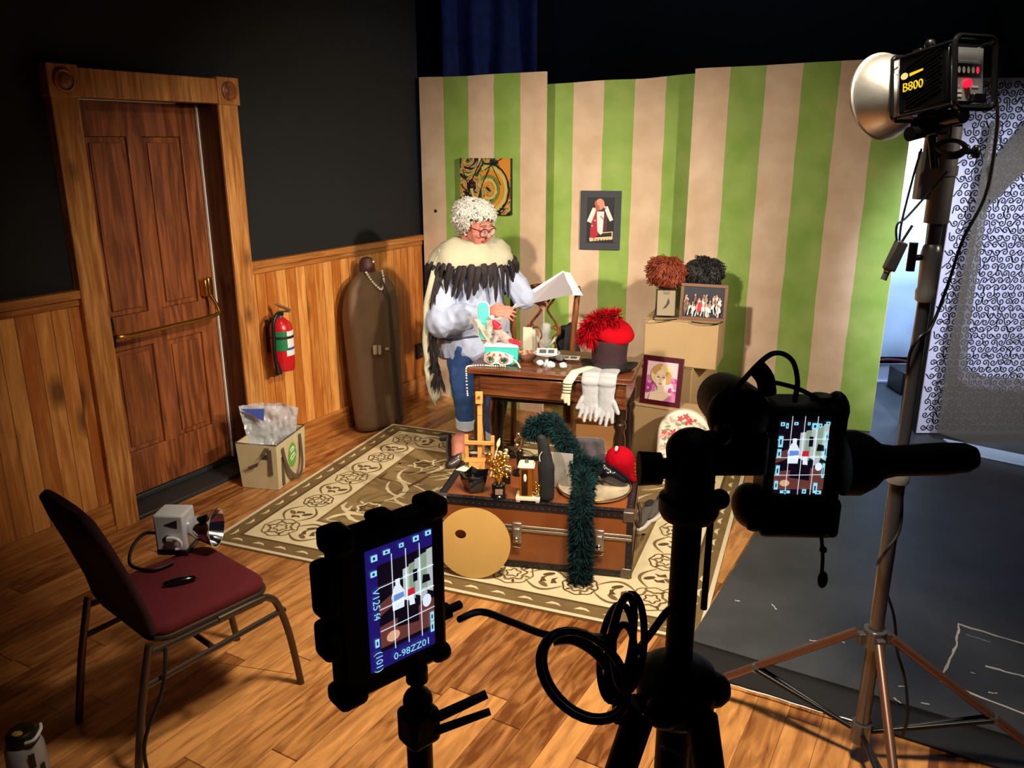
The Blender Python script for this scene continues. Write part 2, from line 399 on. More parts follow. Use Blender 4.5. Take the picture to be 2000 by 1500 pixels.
# black painted stage floor with chalk marks
A1 = on(1347, 1257); A2 = on(1476, 1054); A3 = on(1366, 1313); A4 = on(1772, 1437)
u2 = DV; e2 = EV
bl = MB(); far = 6.4
q0 = A1; q1 = A1+u2*far; q2 = q1+e2*4.5; q3 = A1+e2*4.5
bl.hexa([q0+Vector((0, 0, .002)), q3+Vector((0, 0, .002)), q2+Vector((0, 0, .002)), q1+Vector((0, 0, .002))], [p+Vector((0, 0, .018)) for p in (q0, q3, q2, q1)], 0)
e0 = q0-u2*.17
bl.hexa([e0+Vector((0, 0, .001)), e0+e2*4.5+Vector((0, 0, .001)), q3-u2*.004+Vector((0, 0, .001)), q0-u2*.004+Vector((0, 0, .001))], [p+Vector((0, 0, .010)) for p in (e0, e0+e2*4.5, q3-u2*.004, q0-u2*.004)], 2)
zc = .0186
def chalk(pts, w_=.011):
    q = []
    for i in range(len(pts)-1):
        for k in range(8): q.append((pts[i][0]+(pts[i+1][0]-pts[i][0])*k/8, pts[i][1]+(pts[i+1][1]-pts[i][1])*k/8))
    q.append(pts[-1]); P = [on(x, y, zc) for x, y in q]
    bl.line([(p.x+random.uniform(-.003, .003), p.y+random.uniform(-.003, .003)) for p in P], [w_*random.uniform(.5, 1.2) for _ in P], mi=1, z=zc)
chalk([(2060, 1275), (1872, 1219), (1868, 1260), (1836, 1330), (2040, 1410)]); chalk([(1925, 1300), (2030, 1330)]); chalk([(1886, 1238), (1935, 1254)], .004)
chalk([(1365, 1316), (1470, 1350), (1675, 1411)], .006)
for (x, y, l, a) in [(1508, 1180, 14, .9), (1580, 1250, 14, .1), (1640, 1247, 12, .8), (1690, 1222, 18, .6), (1765, 1263, 12, .1), (1745, 1362, 18, .7), (1800, 1372, 14, .2), (1435, 1172, 10, .2), (1755, 1340, 16, .0), (1895, 1313, 8, .3), (1930, 1352, 18, .1)]:
    chalk([(x, y), (x+l*math.cos(a), y+l*math.sin(a))], .006)
struct('floor', bl, [mat('black_floor', (66, 68, 72), .5, var=.35, scale=3.5, bump=.05), mat('chalk', (232, 230, 224), .9), mat('black_edge', (26, 24, 24), .55)])

# ------------------------------------------------------------------ striped scenery flats
def stripes(name, wd, first):
    m = bpy.data.materials.new(name); m.use_nodes = True; nt = m.node_tree; N = nt.nodes; L = nt.links; b = N['Principled BSDF']
    b.inputs['Roughness'].default_value = .75
    tc = N.new('ShaderNodeTexCoord'); s = N.new('ShaderNodeSeparateXYZ'); L.new(tc.outputs['Object'], s.inputs[0])
    n = N.new('ShaderNodeTexNoise'); n.inputs['Scale'].default_value = 3.0; n.inputs['Detail'].default_value = 4; L.new(tc.outputs['Object'], n.inputs['Vector'])
    def m_(op, a, bb):
        q = N.new('ShaderNodeMath'); q.operation = op
        for i, x in enumerate((a, bb)):
            if isinstance(x, (int, float)): q.inputs[i].default_value = x
            else: L.new(x, q.inputs[i])
        return q.outputs[0]
    x = m_('ADD', s.outputs[0], m_('MULTIPLY', m_('SUBTRACT', n.outputs['Fac'], .5), .022))
    k = m_('MODULO', m_('FLOOR', m_('DIVIDE', x, wd), 0), 2)
    n2 = N.new('ShaderNodeTexNoise'); n2.inputs['Scale'].default_value = 5; n2.inputs['Detail'].default_value = 8; L.new(tc.outputs['Object'], n2.inputs['Vector'])
    pink = ((236, 208, 180), (216, 184, 152)); green = ((166, 192, 102), (138, 172, 74))
    def ramp(c):
        r = N.new('ShaderNodeValToRGB'); r.color_ramp.elements[0].position = .35; r.color_ramp.elements[1].position = .7
        r.color_ramp.elements[0].color = (*lin(c[1]), 1); r.color_ramp.elements[1].color = (*lin(c[0]), 1); L.new(n2.outputs['Fac'], r.inputs[0]); return r.outputs[0]
    a, c = (ramp(pink), ramp(green)) if first == 'pink' else (ramp(green), ramp(pink))
    mx = N.new('ShaderNodeMix'); mx.data_type = 'RGBA'; L.new(k, mx.inputs[0]); L.new(a, mx.inputs[6]); L.new(c, mx.inputs[7]); L.new(mx.outputs[2], b.inputs['Base Color'])
    bp = N.new('ShaderNodeBump'); bp.inputs['Strength'].default_value = .12; bp.inputs['Distance'].default_value = .01; L.new(n2.outputs['Fac'], bp.inputs['Height']); L.new(bp.outputs['Normal'], b.inputs['Normal'])
    return m
rawwood = mat('rawwood', (176, 140, 96), .7, var=.2)
def flat_panel(label, p, q, hl, hr, wd, first, off=0.0):
    p, q = Vector(p), Vector(q); d = q-p; L_ = d.length; rz = math.atan2(d.y, d.x)
    t = thing('scenic_flat', label, 'stage flat', p, rz, 'striped scenery flats')
    m = MB(); n = 14; top = []
    for k in range(n+1):
        x = L_*k/n; h = hl+(hr-hl)*k/n; top.append((x, h+.008*noise.noise(Vector((x*3+p.x*7, 1, 2)))))
    pts = [(0, .0)]+[(L_, .0)]+list(reversed(top))
    M = Matrix(((1, 0, 0, 0), (0, 0, -1, .02), (0, 1, 0, 0), (0, 0, 0, 1)))
    m.prism(pts, .02, M); obj('panel', m, stripes('stripes', wd, first), t)
    b = MB(); h = min(hl, hr)-.03
    for x in (.03, L_/2, L_-.08): b.bx(x, x+.05, .02, .06, 0.02, h)
    for z in (.02, h/2, h-.05): b.bx(.08, L_-.08, .021, .055, z, z+.05)
    obj('brace', b, rawwood, t); return t
f1 = flat_panel('short green and pink striped flat butted against the black and pine wall', W(0, .035), W(0, 1.05), 2.34, 2.345, .2065, 'pink')
obj('hole', MB().lathe([(.0, 0), (.012, 0), (.012, .002), (0, .002)], (.115, -.0005, 1.42), (0, -1, 0), 14), mat('hole', (8, 6, 6), .9), f1)
f2 = flat_panel('recessed middle green and pink striped flat with the matted portrait photo', (.215, 5.86, 0), (1.235, 5.69, 0), 2.28, 2.335, .206, 'green')
f3 = flat_panel('wide green and pink striped flat behind the tripod camera and flash head', (1.175, 5.54, 0), (2.44, 5.185, 0), 2.335, 2.375, .2185, 'pink')

# ------------------------------------------------------------------ far background drapes
def drape(name, label, x0, x1, Y, z0, z1, m, amp=.05, wl=.22, cat='curtain', x0b=None, x1b=None):
    mb = MB(); n = max(12, int((x1-x0)/.03)); K = 10
    rows = []
    for j in range(K+1):
        z = z0+(z1-z0)*j/K; t = j/K; a = (x0b if x0b is not None else x0)*(1-t)+x0*t; b = (x1b if x1b is not None else x1)*(1-t)+x1*t
        rows.append([(a+(b-a)*i/n, Y+amp*math.sin(2*PI*(x0+(x1-x0)*i/n)/wl)+.3*amp*math.sin(j*1.3+i*.9), z) for i in range(n+1)])
    vs = [p for r in rows for p in r]; fs = [(j*(n+1)+i, j*(n+1)+i+1, (j+1)*(n+1)+i+1, (j+1)*(n+1)+i) for j in range(K) for i in range(n)]
    mb.add(vs, fs); o = obj(name, mb, m, sharp=80); so = o.modifiers.new('so', 'SOLIDIFY'); so.thickness = .004
    return tag(o, label, cat)
drape('stage_drape', 'dark navy drape hanging behind the striped flats, seen above the left flat', -.70, .25, 8.8, .0, 4.3, mat('navy', (52, 58, 104), .8, var=.3), .06, .3)
drape('stage_leg_curtain', 'black masking curtain hanging between the blue sheet and the patterned cloth', 2.70, 3.02, 5.35, 0, 2.45, mat('black_velvet', (22, 20, 22), .85), .03, .16)
sh = MB(); n = 24; rows = []
for j in range(n+1):
    for i in range(n+1):
        x = 2.55+1.2*i/n; z = .21+2.0*j/n; rows.append((x, 6.45+.02*noise.noise(Vector((x*6, z*4, 3)))+.02*noise.noise(Vector((x*2, z*9, 8))), z))
sh.add(rows, [(j*(n+1)+i, j*(n+1)+i+1, (j+1)*(n+1)+i+1, (j+1)*(n+1)+i) for j in range(n) for i in range(n)])
o = obj('backdrop_sheet', sh, mat('sheet', (214, 228, 246), .6), sharp=80); o.modifiers.new('so', 'SOLIDIFY').thickness = .003
tag(o, 'crumpled blue-lit white sheet hanging past the right end of the flats', 'backdrop')
o = obj('floor_panel', MB().bx(2.5, 3.7, 6.37, 6.39, .03, .17).bx(2.5, 3.7, 6.35, 6.43, .02, .032), mat('lilac', (206, 206, 226), .6)); tag(o, 'low pale panel standing on the floor under the blue sheet', 'panel')
pts = [(2.45+1.2*k/14, 6.36, .2+.012*math.sin(k*1.1)) for k in range(15)]
tag(obj('cord', MB().tube(pts, .012, 8), mat('cordred', (80, 18, 24), .6)), 'dark red cord slung below the blue sheet', 'cord')
tag(obj('equipment_case', MB().bx(3.02, 3.3, 6.0, 6.25, .02, .2), mat('blackcase', (18, 18, 20), .5), bevel=.01), 'small black case on the floor beneath the blue sheet', 'case')
# scroll-patterned cloth
cl = MB(); X0, X1, Z0, Z1, YC = 2.72, 3.75, .03, 2.27, 5.12
cl.bx(X0, X1, YC, YC+.01, Z0, Z1, 0)
MC = Matrix(((1, 0, 0, 0), (0, 0, 1, YC-.0012), (0, 1, 0, 0), (0, 0, 0, 1)))
rnd = random.Random(3); rr = 0; z = Z0+.04
while z < Z1-.03:
    x = X0+.04+(.03 if rr % 2 else 0)
    while x < X1-.03:
        a0 = rnd.choice((0, PI))+rnd.uniform(-.5, .5); s_ = rnd.choice((-1, 1)); pts = []
        for k in range(16):
            t = k/15; r_ = .0225*(1-.86*t); pts.append((x+r_*math.cos(a0+s_*t*8.5), z+r_*math.sin(a0+s_*t*8.5)))
        tail = (x+.040*math.cos(a0-.5*s_), z+.040*math.sin(a0-.5*s_)); pts.insert(0, tail)
        cl.line(pts, .0082, MC, 1); x += .049
    z += .045; rr += 1
o = obj('patterned_cloth', cl, [mat('lilac_cloth', (176, 174, 198), .7, var=.1), mat('scroll', (24, 24, 34), .8)])
tag(o, 'lilac cloth printed with black scrolls hanging at the right edge', 'cloth')
gz_ = MB(); YG = 4.98
G = lambda px, py: at(px, py, YG)
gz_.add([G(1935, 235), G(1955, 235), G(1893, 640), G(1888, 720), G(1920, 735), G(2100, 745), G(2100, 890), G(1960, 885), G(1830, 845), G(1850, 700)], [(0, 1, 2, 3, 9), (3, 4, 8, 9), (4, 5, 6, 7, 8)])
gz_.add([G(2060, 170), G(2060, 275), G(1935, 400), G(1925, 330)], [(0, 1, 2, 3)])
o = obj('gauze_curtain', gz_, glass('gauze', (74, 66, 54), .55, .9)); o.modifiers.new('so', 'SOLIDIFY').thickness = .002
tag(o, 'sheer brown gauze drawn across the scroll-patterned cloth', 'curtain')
a, b = on(1880, 893), on(2080, 925); 
tag(obj('floor_cloth', MB().hexa([(a.x, a.y, .02), (b.x, b.y-.12, .02), (b.x, b.y+.12, .02), (a.x, a.y+.25, .02)], [(a.x, a.y, .035), (b.x, b.y-.12, .035), (b.x, b.y+.12, .035), (a.x, a.y+.25, .035)]), mat('paleblue', (160, 180, 200), .7), bevel=.005), 'pale blue cloth strip on the black floor below the patterned cloth', 'cloth')
f3.location.z = .019
# ------------------------------------------------------------------ rug
RO = Vector((-1.50, 3.62, 0)); RA = math.atan2(2.77-3.62, .735+1.50); RLx, RLy = 2.40, 1.86
rug_base = mat('rug_base', (150, 122, 76), .95, var=.16, scale=9, bump=.5, bscale=240)
rug_cream = mat('rug_cream', (232, 214, 170), .95, var=.10, scale=12, bump=.4, bscale=240)
rug_tan = mat('rug_tan', (126, 100, 58), .95, var=.15, bump=.4, bscale=240)
rug_brown = mat('rug_brown', (92, 66, 32), .95); rug_lt = mat('rug_light', (222, 204, 160), .95); rug_edge = mat('rug_edge', (226, 208, 172), .9)
rg = MB()
rg.bx(0, RLx, 0, RLy, .001, .012, 0)
z1_ = .0124
def ring(m, c, r, w_, mi, z, wob=0.0, n=28, k=8, ph=0, sx=1, sy=1):
    pts = [(c[0]+sx*(r*(1+wob*math.cos(k*2*PI*j/n+ph)))*math.cos(2*PI*j/n), c[1]+sy*(r*(1+wob*math.cos(k*2*PI*j/n+ph)))*math.sin(2*PI*j/n)) for j in range(n)]
    m.line(pts, w_, mi=mi, z=z, closed=True)
def band(i0, i1, mi, z):
    a, b = i0, i1
    for (xa, xb, ya, yb) in ((a, RLx-a, a, b), (a, RLx-a, RLy-b, RLy-a), (a, b, b, RLy-b), (RLx-b, RLx-a, b, RLy-b)):
        rg.poly([(xa, ya, z), (xb, ya, z), (xb, yb, z), (xa, yb, z)], mi=mi)
band(0, .02, 5, z1_); band(.02, .10, 2, z1_); band(.10, .115, 3, z1_); band(.115, .37, 1, z1_); band(.37, .385, 2, z1_)
# dashes of the guard band and rosettes of the border, laid out along each side
rnd = random.Random(5)
def side(Lx, put):
    n = int(Lx/.13)
    for k in range(n):
        x = .06+(Lx-.12)*(k+.5)/n; put([(x-.035, .052), (x-.01, .075), (x+.02, .07), (x+.04, .05), (x+.01, .058)], 4 if k % 2 else 1)
def mapper(sd):
    return {0: lambda p: (p[0], p[1]), 1: lambda p: (RLx-p[0], RLy-p[1]), 2: lambda p: (p[1], RLy-p[0]), 3: lambda p: (RLx-p[1], p[0])}[sd]
for sd in range(4):
    f = mapper(sd); Ls = RLx if sd < 2 else RLy
    side(Ls, lambda pts, mi: rg.poly([(*f(p), z1_+.0004) for p in pts], mi=mi))
    nn = 7 if sd < 2 else 5
    for k in range(nn-1):
        x = .245+(Ls-.49)*k/(nn-1); c = f((x, .243)); ov = k % 2 == 0
        R_ = .092 if ov else .078
        rg.disc((*c, z1_+.0003), R_, R_, mi=4 if ov else 1, n=28)
        ring(rg, c, R_, .008, 2 if ov else 3, z1_+.0006, .05)
        ring(rg, c, R_*.62, .012, 2, z1_+.0006, .16, k=6, ph=k)
        ring(rg, c, R_*.33, .008, 3, z1_+.0006, .22, k=5, ph=k)
        for j in range(6):
            a = j*PI/3+k; rg.disc((c[0]+R_*.78*math.cos(a), c[1]+R_*.78*math.sin(a), z1_+.0007), .016, .007, mi=3 if j % 2 else 2, n=8, rot=a)
        if k < nn-1:
            xm = x+(Ls-.49)/(nn-1)/2
            for s in (-1, 1):
                pts = [f((xm-.09+.18*q/10, .243+s*(.03+.06*math.sin(PI*q/10)))) for q in range(11)]
                rg.line(pts, [.004+.012*math.sin(PI*q/10) for q in range(11)], mi=2, z=z1_+.0005)
                c2 = f((xm, .243+s*.045)); rg.disc((*c2, z1_+.0006), .03, .014, mi=3 if s > 0 else 2, n=10, rot=.6*s)
            for q in range(2):
                c2 = f((xm+(-.03+.06*q), .243)); p_ = [f((xm-.02+.05*q+dx, .243+dy)) for dx, dy in ((0, -.03), (.028, -.018), (.01, .004), (.018, .03), (-.006, .01))]
                rg.poly([(*p, z1_+.0006) for p in p_], mi=3)
# scrolling leaves of the field
for k in range(170):
    x = rnd.uniform(.47, RLx-.47); y = rnd.uniform(.45, RLy-.45); a = rnd.uniform(0, 2*PI); Lf = rnd.uniform(.16, .38); cv = rnd.uniform(-2.6, 2.6); pts = []; px, py, aa = x, y, a
    for q in range(14):
        pts.append((min(max(px, .40), RLx-.40), min(max(py, .40), RLy-.40))); px += math.cos(aa)*Lf/13; py += math.sin(aa)*Lf/13; aa += cv/13
    wd = rnd.uniform(.006, .030); mi = rnd.choice((1, 4, 4, 2, 2, 3))
    rg.line(pts, [.003+wd*math.sin(PI*(q+.4)/14.4)*(1+.25*math.sin(q*2.4)) for q in range(14)], mi=mi, z=z1_+.0003+.000008*k)
for k in range(9):
    c = (.55+(RLx-1.1)*((k % 5)/4), .60+(RLy-1.2)*((k//5)/1)); ring(rg, c, .06, .012, 1, z1_+.002, .15, k=6); ring(rg, c, .03, .008, 3, z1_+.002, .2, k=5)
    for j in range(5): rg.disc((c[0]+.085*math.cos(j*1.26+k), c[1]+.085*math.sin(j*1.26+k), z1_+.002), .022, .008, mi=3 if j % 2 else 4, n=9, rot=j*1.26+k)
o = obj('rug', rg, [rug_base, rug_cream, rug_tan, rug_brown, rug_lt, rug_edge], recalc=True); o.location = RO; o.rotation_euler = (0, 0, RA)
tag(o, 'large tan and cream floral rug under the trunk and desk', 'rug')

# ------------------------------------------------------------------ along the panelled wall
def wthing(name, label, cat, a, b, z=0): return thing(name, label, cat, W(a, b, z), WA)   # local x along the wall, -y into the room
red = mat('ext_red', (196, 22, 34), .3, coat=.3); blackp = mat('black_plastic', (14, 14, 15), .45); chrome = mat('chrome', (225, 225, 228), .12, 1.0)
white = mat('white_paint', (232, 230, 226), .5)
t = wthing('fire_extinguisher', 'red fire extinguisher with white label hanging on the pine wall', 'fire extinguisher', -1.565, .10, .585)
obj('cylinder', MB().lathe([(.0, 0), (.06, 0), (.066, .012), (.068, .05), (.068, .25), (.06, .285), (.035, .31), (.022, .32), (.0, .322)], n=28), red, t)
lb = MB()
for z0_, z1x, mi in ((.145, .245, 0), (.13, .145, 1), (.095, .13, 0)):
    for k in range(8):
        a0, a1 = math.radians(-115+k*10), math.radians(-105+k*10); r = .0690
        lb.add([(r*math.cos(a0), r*math.sin(a0), z0_), (r*math.cos(a1), r*math.sin(a1), z0_), (r*math.cos(a1), r*math.sin(a1), z1x), (r*math.cos(a0), r*math.sin(a0), z1x)], [(0, 1, 2, 3)], mi)
obj('label', lb, [white, mat('label_blue', (60, 80, 150), .5)], t)
obj('hose', MB().tube(smoothpath([(0, -.02, .345), (-.05, -.03, .35), (-.085, -.03, .30), (-.088, -.025, .2), (-.084, -.02, .08), (-.07, -.02, .03)], 8), .012, 10), blackp, t)
obj('nozzle', MB().cyl((-.075, -.02, .06), (-.068, -.02, -.01), .014, .022, 12), blackp, t)
v = MB().cyl((0, 0, .32), (0, 0, .36), .02, .018, 14); v.box((.0, -.03, .385), (.022, .11, .012), (.25, 0, 0)).box((0, -.03, .36), (.02, .10, .01), (-.1, 0, 0))
obj('valve_handle', v, mat('nickel', (180, 176, 168), .3, .9), t, bevel=.002)
gs = MB()
for z0_ in (.0,):
    pts = []
    for k in range(9):
        a_ = math.radians(-172+k*8)
        pts.append((.0705*math.cos(a_), .0705*math.sin(a_)))
    for k in range(8): gs.add([(*pts[k], .13), (*pts[k+1], .13), (*pts[k+1], .246), (*pts[k], .246)], [(0, 1, 2, 3)])
obj('tag', gs, mat('green_tag', (28, 122, 72), .5), t)
obj('bracket', MB().bx(-.03, .03, .06, .098, .1, .3).lathe([(.07, .20), (.072, .2), (.072, .215), (.07, .215)], n=28, caps=False), mat('bracket', (60, 58, 58), .4, .6), t)

# garment bag
t = wthing('garment_bag', 'brown zipped garment bag standing upright against the pine wall', 'garment bag', -.78, .16, 0)
brown = mat('bag_brown', (112, 84, 58), .75, var=.12, scale=8, bump=.15, bscale=300)
prof = [(.0, .215, .085), (.03, .225, .095), (.20, .23, .10), (.5, .245, .10), (.75, .255, .095), (.88, .25, .085), (.97, .22, .07), (1.03, .165, .06), (1.065, .10, .05), (1.075, .055, .043), (1.13, .05, .04), (1.165, .03, .03)]
rings = []
for z, a, b in prof:
    r = []
    for k in range(36):
        th = 2*PI*k/36; cx = math.copysign(abs(math.cos(th))**.75, math.cos(th)); cy = math.copysign(abs(math.sin(th))**.8, math.sin(th))
        fold = .010*math.sin(5*th+z*3)*min(1, z*3)*(1-(z > 1))
        r.append(((a+fold)*cx+.05*(z-.5)*-.2, (b+fold)*cy+.04*z-.02, z))
    rings.append(r)
m = wrinkle(wrinkle(MB().loft(rings), .012, 5, 2), .006, 13, 5)
obj('bag', m, brown, t, sharp=70, sub=1)
obj('zip_flap', wrinkle(MB().add([(.02, -.155, .02), (.075, -.15, .02), (.05, -.14, .5), (.045, -.12, .9), (.02, -.075, 1.04), (.005, -.076, 1.04), (.01, -.122, .9), (.0, -.143, .5)], [(0, 1, 2, 7), (7, 2, 3, 6), (6, 3, 4, 5)]), .002, 9), mat('bag_dark', (58, 38, 24), .7), t)
for q_ in ((-.16, -.135, -.130, -.118, .56, .62), (-.11, -.095, -.132, -.118, .55, .61), (-.04, -.02, -.138, -.122, .565, .58)): obj('sticker', MB().bx(*q_), mat('tape', (190, 170, 140), .5), t)
obj('neck_cap', MB().lathe([(.052, 1.08), (.054, 1.10), (.05, 1.14), (.034, 1.168), (.0, 1.178)], (-.01, .024, 0), (0, 0, 1), 20), mat('bag_neck', (70, 34, 26), .6), t)
obj('hook_tip', MB().sph((.0, -.022, 1.145), .008), mat('pearl', (240, 232, 214), .25, coat=.5), t)
pearl = MATS['pearl']
def beads(name, label, cat, pts, r, group=None, step=None, m=pearl):
    P = smoothpath(pts, 12); mb = MB(); acc = 0; mb.sph(P[0], r, 8, 6)
    for a, b in zip(P, P[1:]):
        acc += (b-a).length
        if acc >= (step or r*1.9): mb.sph(b, r, 8, 6); acc = 0
    th = MB(); o = obj(name, mb, m, sharp=60); return tag(o, label, cat, group)
wp = lambda x, y, z: W(-.78, .16, 0)+DV*x-EV*y+Vector((0, 0, z))
beads('bead_necklace', 'string of white beads round the neck of the brown garment bag', 'necklace', [wp(-.085, -.03, 1.085), wp(-.06, -.05, 1.03), wp(-.03, -.068, .99), wp(.0, -.078, .965), wp(.03, -.072, .98), wp(.06, -.055, 1.03), wp(.075, -.03, 1.085)], .0085)
t = wthing('wall_outlet', 'small black outlet box low on the pine wall by the corner', 'outlet', -.075, .0, .30)
obj('cover_plate', MB().bx(-.035, .035, -.022, -.001, 0, .115), blackp, t, bevel=.004); obj('socket', MB().bx(-.015, .015, -.026, -.02, .065, .095).bx(-.015, .015, -.026, -.02, .02, .05), mat('socket', (40, 40, 42), .4), t)

# ------------------------------------------------------------------ tote bag with clear bag
pA = on(545, 958); pR = on(607, 905); pL = on(460, 945)
rz = math.atan2(pR.y-pA.y, pR.x-pA.x)
t = thing('tote_bag', 'open beige shopping tote with green oval badge on the wood floor', 'bag', pA+Vector((0, 0, .002)), rz)
tote = mat('tote', (206, 190, 150), .7, var=.08, scale=8, bump=.12, bscale=120); strap = mat('strap', (96, 76, 60), .8, bump=.2, bscale=300)
Lx, Ly, Hz = .335, .225, .275
m = MB(); 
for (a, b, c, d) in ((0, Lx, -.0, .004), (0, Lx, Ly-.004, Ly)):
    m.hexa([(a, c, 0), (b, c, 0), (b, d, 0), (a, d, 0)], [(a-.012, c-(.012 if c < .1 else -.012), Hz), (b+.012, c-(.012 if c < .1 else -.012), Hz), (b+.012, d-(.012 if c < .1 else -.012), Hz), (a-.012, d-(.012 if c < .1 else -.012), Hz)])
for (a, b) in ((0, .004), (Lx-.004, Lx)):
    s = -.012 if a < .1 else .012
    m.hexa([(a, 0, 0), (b, 0, 0), (b, Ly, 0), (a, Ly, 0)], [(a+s, -.012, Hz-.004), (b+s, -.012, Hz-.004), (b+s, Ly+.012, Hz-.004), (a+s, Ly+.012, Hz-.004)])
m.bx(0, Lx, 0, Ly, 0, .004)
obj('body', m, tote, t)
rim = MB().tube([(-.012, -.012, Hz), (Lx+.012, -.012, Hz), (Lx+.012, Ly+.012, Hz), (-.012, Ly+.012, Hz)], .0035, 6, closed=True); obj('rim', rim, mat('rim', (70, 56, 40), .8), t)
def strip(mb, pts, wv, th=.003):
    """webbing: ribbon of width wv along pts"""
    P = smoothpath(pts, 6)
    rings = [[p-Vector(wv)/2, p+Vector(wv)/2, p+Vector(wv)/2+Vector((0, -th, 0)), p-Vector(wv)/2+Vector((0, -th, 0))] for p in P]
    return mb.loft(rings)
h = MB()
h.add([], [])
P_ = smoothpath([(.055, -.012, .235), (.065, -.018, .16), (.09, -.03, .08), (.14, -.04, .03), (.20, -.038, .03), (.245, -.03, .08), (.265, -.02, .16), (.27, -.013, .245)], 8)
rings = []
for k, p in enumerate(P_):
    a = P_[max(k-1, 0)]; b = P_[min(k+1, len(P_)-1)]; d = (b-a).normalized(); n_ = Vector((-d.z, 0, d.x)); rings.append([p-n_*.013, p+n_*.013, p+n_*.013+Vector((0, -.004, 0)), p-n_*.013+Vector((0, -.004, 0))])
h.loft(rings); h.bx(.042, .068, -.008, -.004, 0.01, .24); 
obj('handle', h, strap, t)
h2 = MB().add([(-.012, .03, .255), (-.012, .06, .255), (-.035, .10, .15), (-.03, .16, .12), (-.028, .165, .14), (-.033, .09, .175)], [(0, 1, 5), (1, 2, 5), (5, 2, 3, 4)]).box((-.014, .03, .17), (.004, .02, .15)); obj('side_handle', h2, strap, t)
obj('side_tab', MB().box((-.008, .068, .20), (.006, .035, .03)), mat('tab', (64, 48, 40), .7), t)
lg = MB(); ML = Matrix(((1, 0, 0, 0), (0, -.0437, -1, -.0012), (0, 1, 0, 0), (0, 0, 0, 1)))
lg.disc((.175, .15, .001), .05, .075, ML, 0, 28)
lg.line([(.145, .185), (.165, .195), (.19, .195), (.20, .185), (.18, .178), (.155, .172)], .012, ML, 1, .002); lg.line([(.145, .135), (.17, .15), (.20, .155), (.205, .14), (.18, .128), (.155, .122)], .012, ML, 1, .002)
obj('badge', lg, [mat('badge_green', (104, 176, 52), .5), white], t)
t2 = thing('clear_plastic_bag', 'crinkled clear plastic bag sticking out of the beige tote', 'plastic bag', t.location+Vector((math.cos(rz)*Lx/2-math.sin(rz)*Ly/2, math.sin(rz)*Lx/2+math.cos(rz)*Ly/2, .01)), math.radians(12))
m = MB(); n = 34
vs = []
for s in (0, 1):
    for j in range(n+1):
        for i in range(n+1):
            u, v_ = i/n, j/n; y = .10+(.05 if s else 0)*math.sin(PI*u)+.03*noise.noise(Vector((u*5, v_*5, s*7)))+.022*abs(noise.noise(Vector((u*9, v_*9, s*3))))+.010*noise.noise(Vector((u*26, v_*20, s*3)))
            vs.append(((u-.5)*(.20+.13*v_), y-.12+.03*v_, .03+(.41-.03*u*u)*v_))
o_ = (n+1)**2
fs = [(b+j*(n+1)+i, b+j*(n+1)+i+1, b+(j+1)*(n+1)+i+1, b+(j+1)*(n+1)+i) for b in (0, o_) for j in range(n) for i in range(n)]
m.add(vs, fs); o = obj('film', m, glass('cellophane', (225, 228, 235), .34, .10), t2, sharp=80); o.modifiers.new('so', 'SOLIDIFY').thickness = .001
obj('printed_corner', MB().add([(-.15, -.03, .435), (-.02, -.035, .43), (-.03, -.04, .355)], [(0, 1, 2)]), mat('bagprint', (70, 90, 170), .35), t2).modifiers.new('so', 'SOLIDIFY').thickness = .001

# ------------------------------------------------------------------ burgundy stacking chair
CZ = .455; cA = on(302, 1240, CZ); cB = on(527, 1136, CZ)         # rear and front corner of the near seat edge
fx = (cB-cA); SL = fx.length; rz = math.atan2(fx.y, fx.x); SW = .41
t = thing('stacking_chair', 'burgundy padded stacking chair in the dim left foreground', 'chair', (cA.x, cA.y, 0), rz)   # local x forward, y across
burg = mat('burgundy', (92, 6, 20), .9, var=.15, scale=60, bump=.12, bscale=200); tube_m = mat('chair_tube', (86, 74, 62), .35, .7)
sr = superrect(SL, SW, .06); m = MB()
rings = []
for z, k in ((-.035, .94), (-.02, 1.0), (0, 1.0), (.012, .96), (.02, .82)):
    rings.append([(SL/2+p[0]*k, SW/2+p[1]*k, CZ+z) for p in sr])
m.loft(rings); obj('seat', m, burg, t, sharp=60)
obj('seat_trim', MB().tube([(SL/2+p[0]*1.0, SW/2+p[1]*1.0, CZ-.03) for p in sr], .009, 8, closed=True), tube_m, t)
def legpath(y): return [(-.02, y, CZ-.02), (-.03, y, CZ-.05), (-.075, y, .22), (-.115, y, .0)], [(SL*.5, y, CZ-.045), (SL*.86, y, CZ-.045), (SL*.97, y, CZ-.055), (SL+.02, y, CZ-.10), (SL+.055, y, .22), (SL+.085, y, 0)]
for y in (-.005, SW+.005):
    r_, f_ = legpath(y)
    obj('leg', MB().tube(smoothpath(r_, 6), .0125, 10), tube_m, t); obj('leg', MB().tube(smoothpath(f_, 6), .0125, 10), tube_m, t)
    obj('side_rail', MB().tube([(-.05, y, .30), (SL+.045, y, .33)], .010, 8).tube([(-.03, y, CZ-.05), (SL*.9, y, CZ-.05)], .011, 8), tube_m, t)
obj('stretcher', MB().tube([(SL*.2, .0, .33), (SL+.08, SW*.1, .02)], .001, 6).tube([(SL*.45, 0, .31), (SL*.45, SW, .31)], .010, 8), tube_m, t)
bk = MB(); rings = []
B = [(0.0, CZ+.0, .0), (-.015, CZ+.08, .0), (-.05, CZ+.2, 0), (-.09, CZ+.32, 0), (-.115, CZ+.40, 0), (-.122, CZ+.43, 0)]
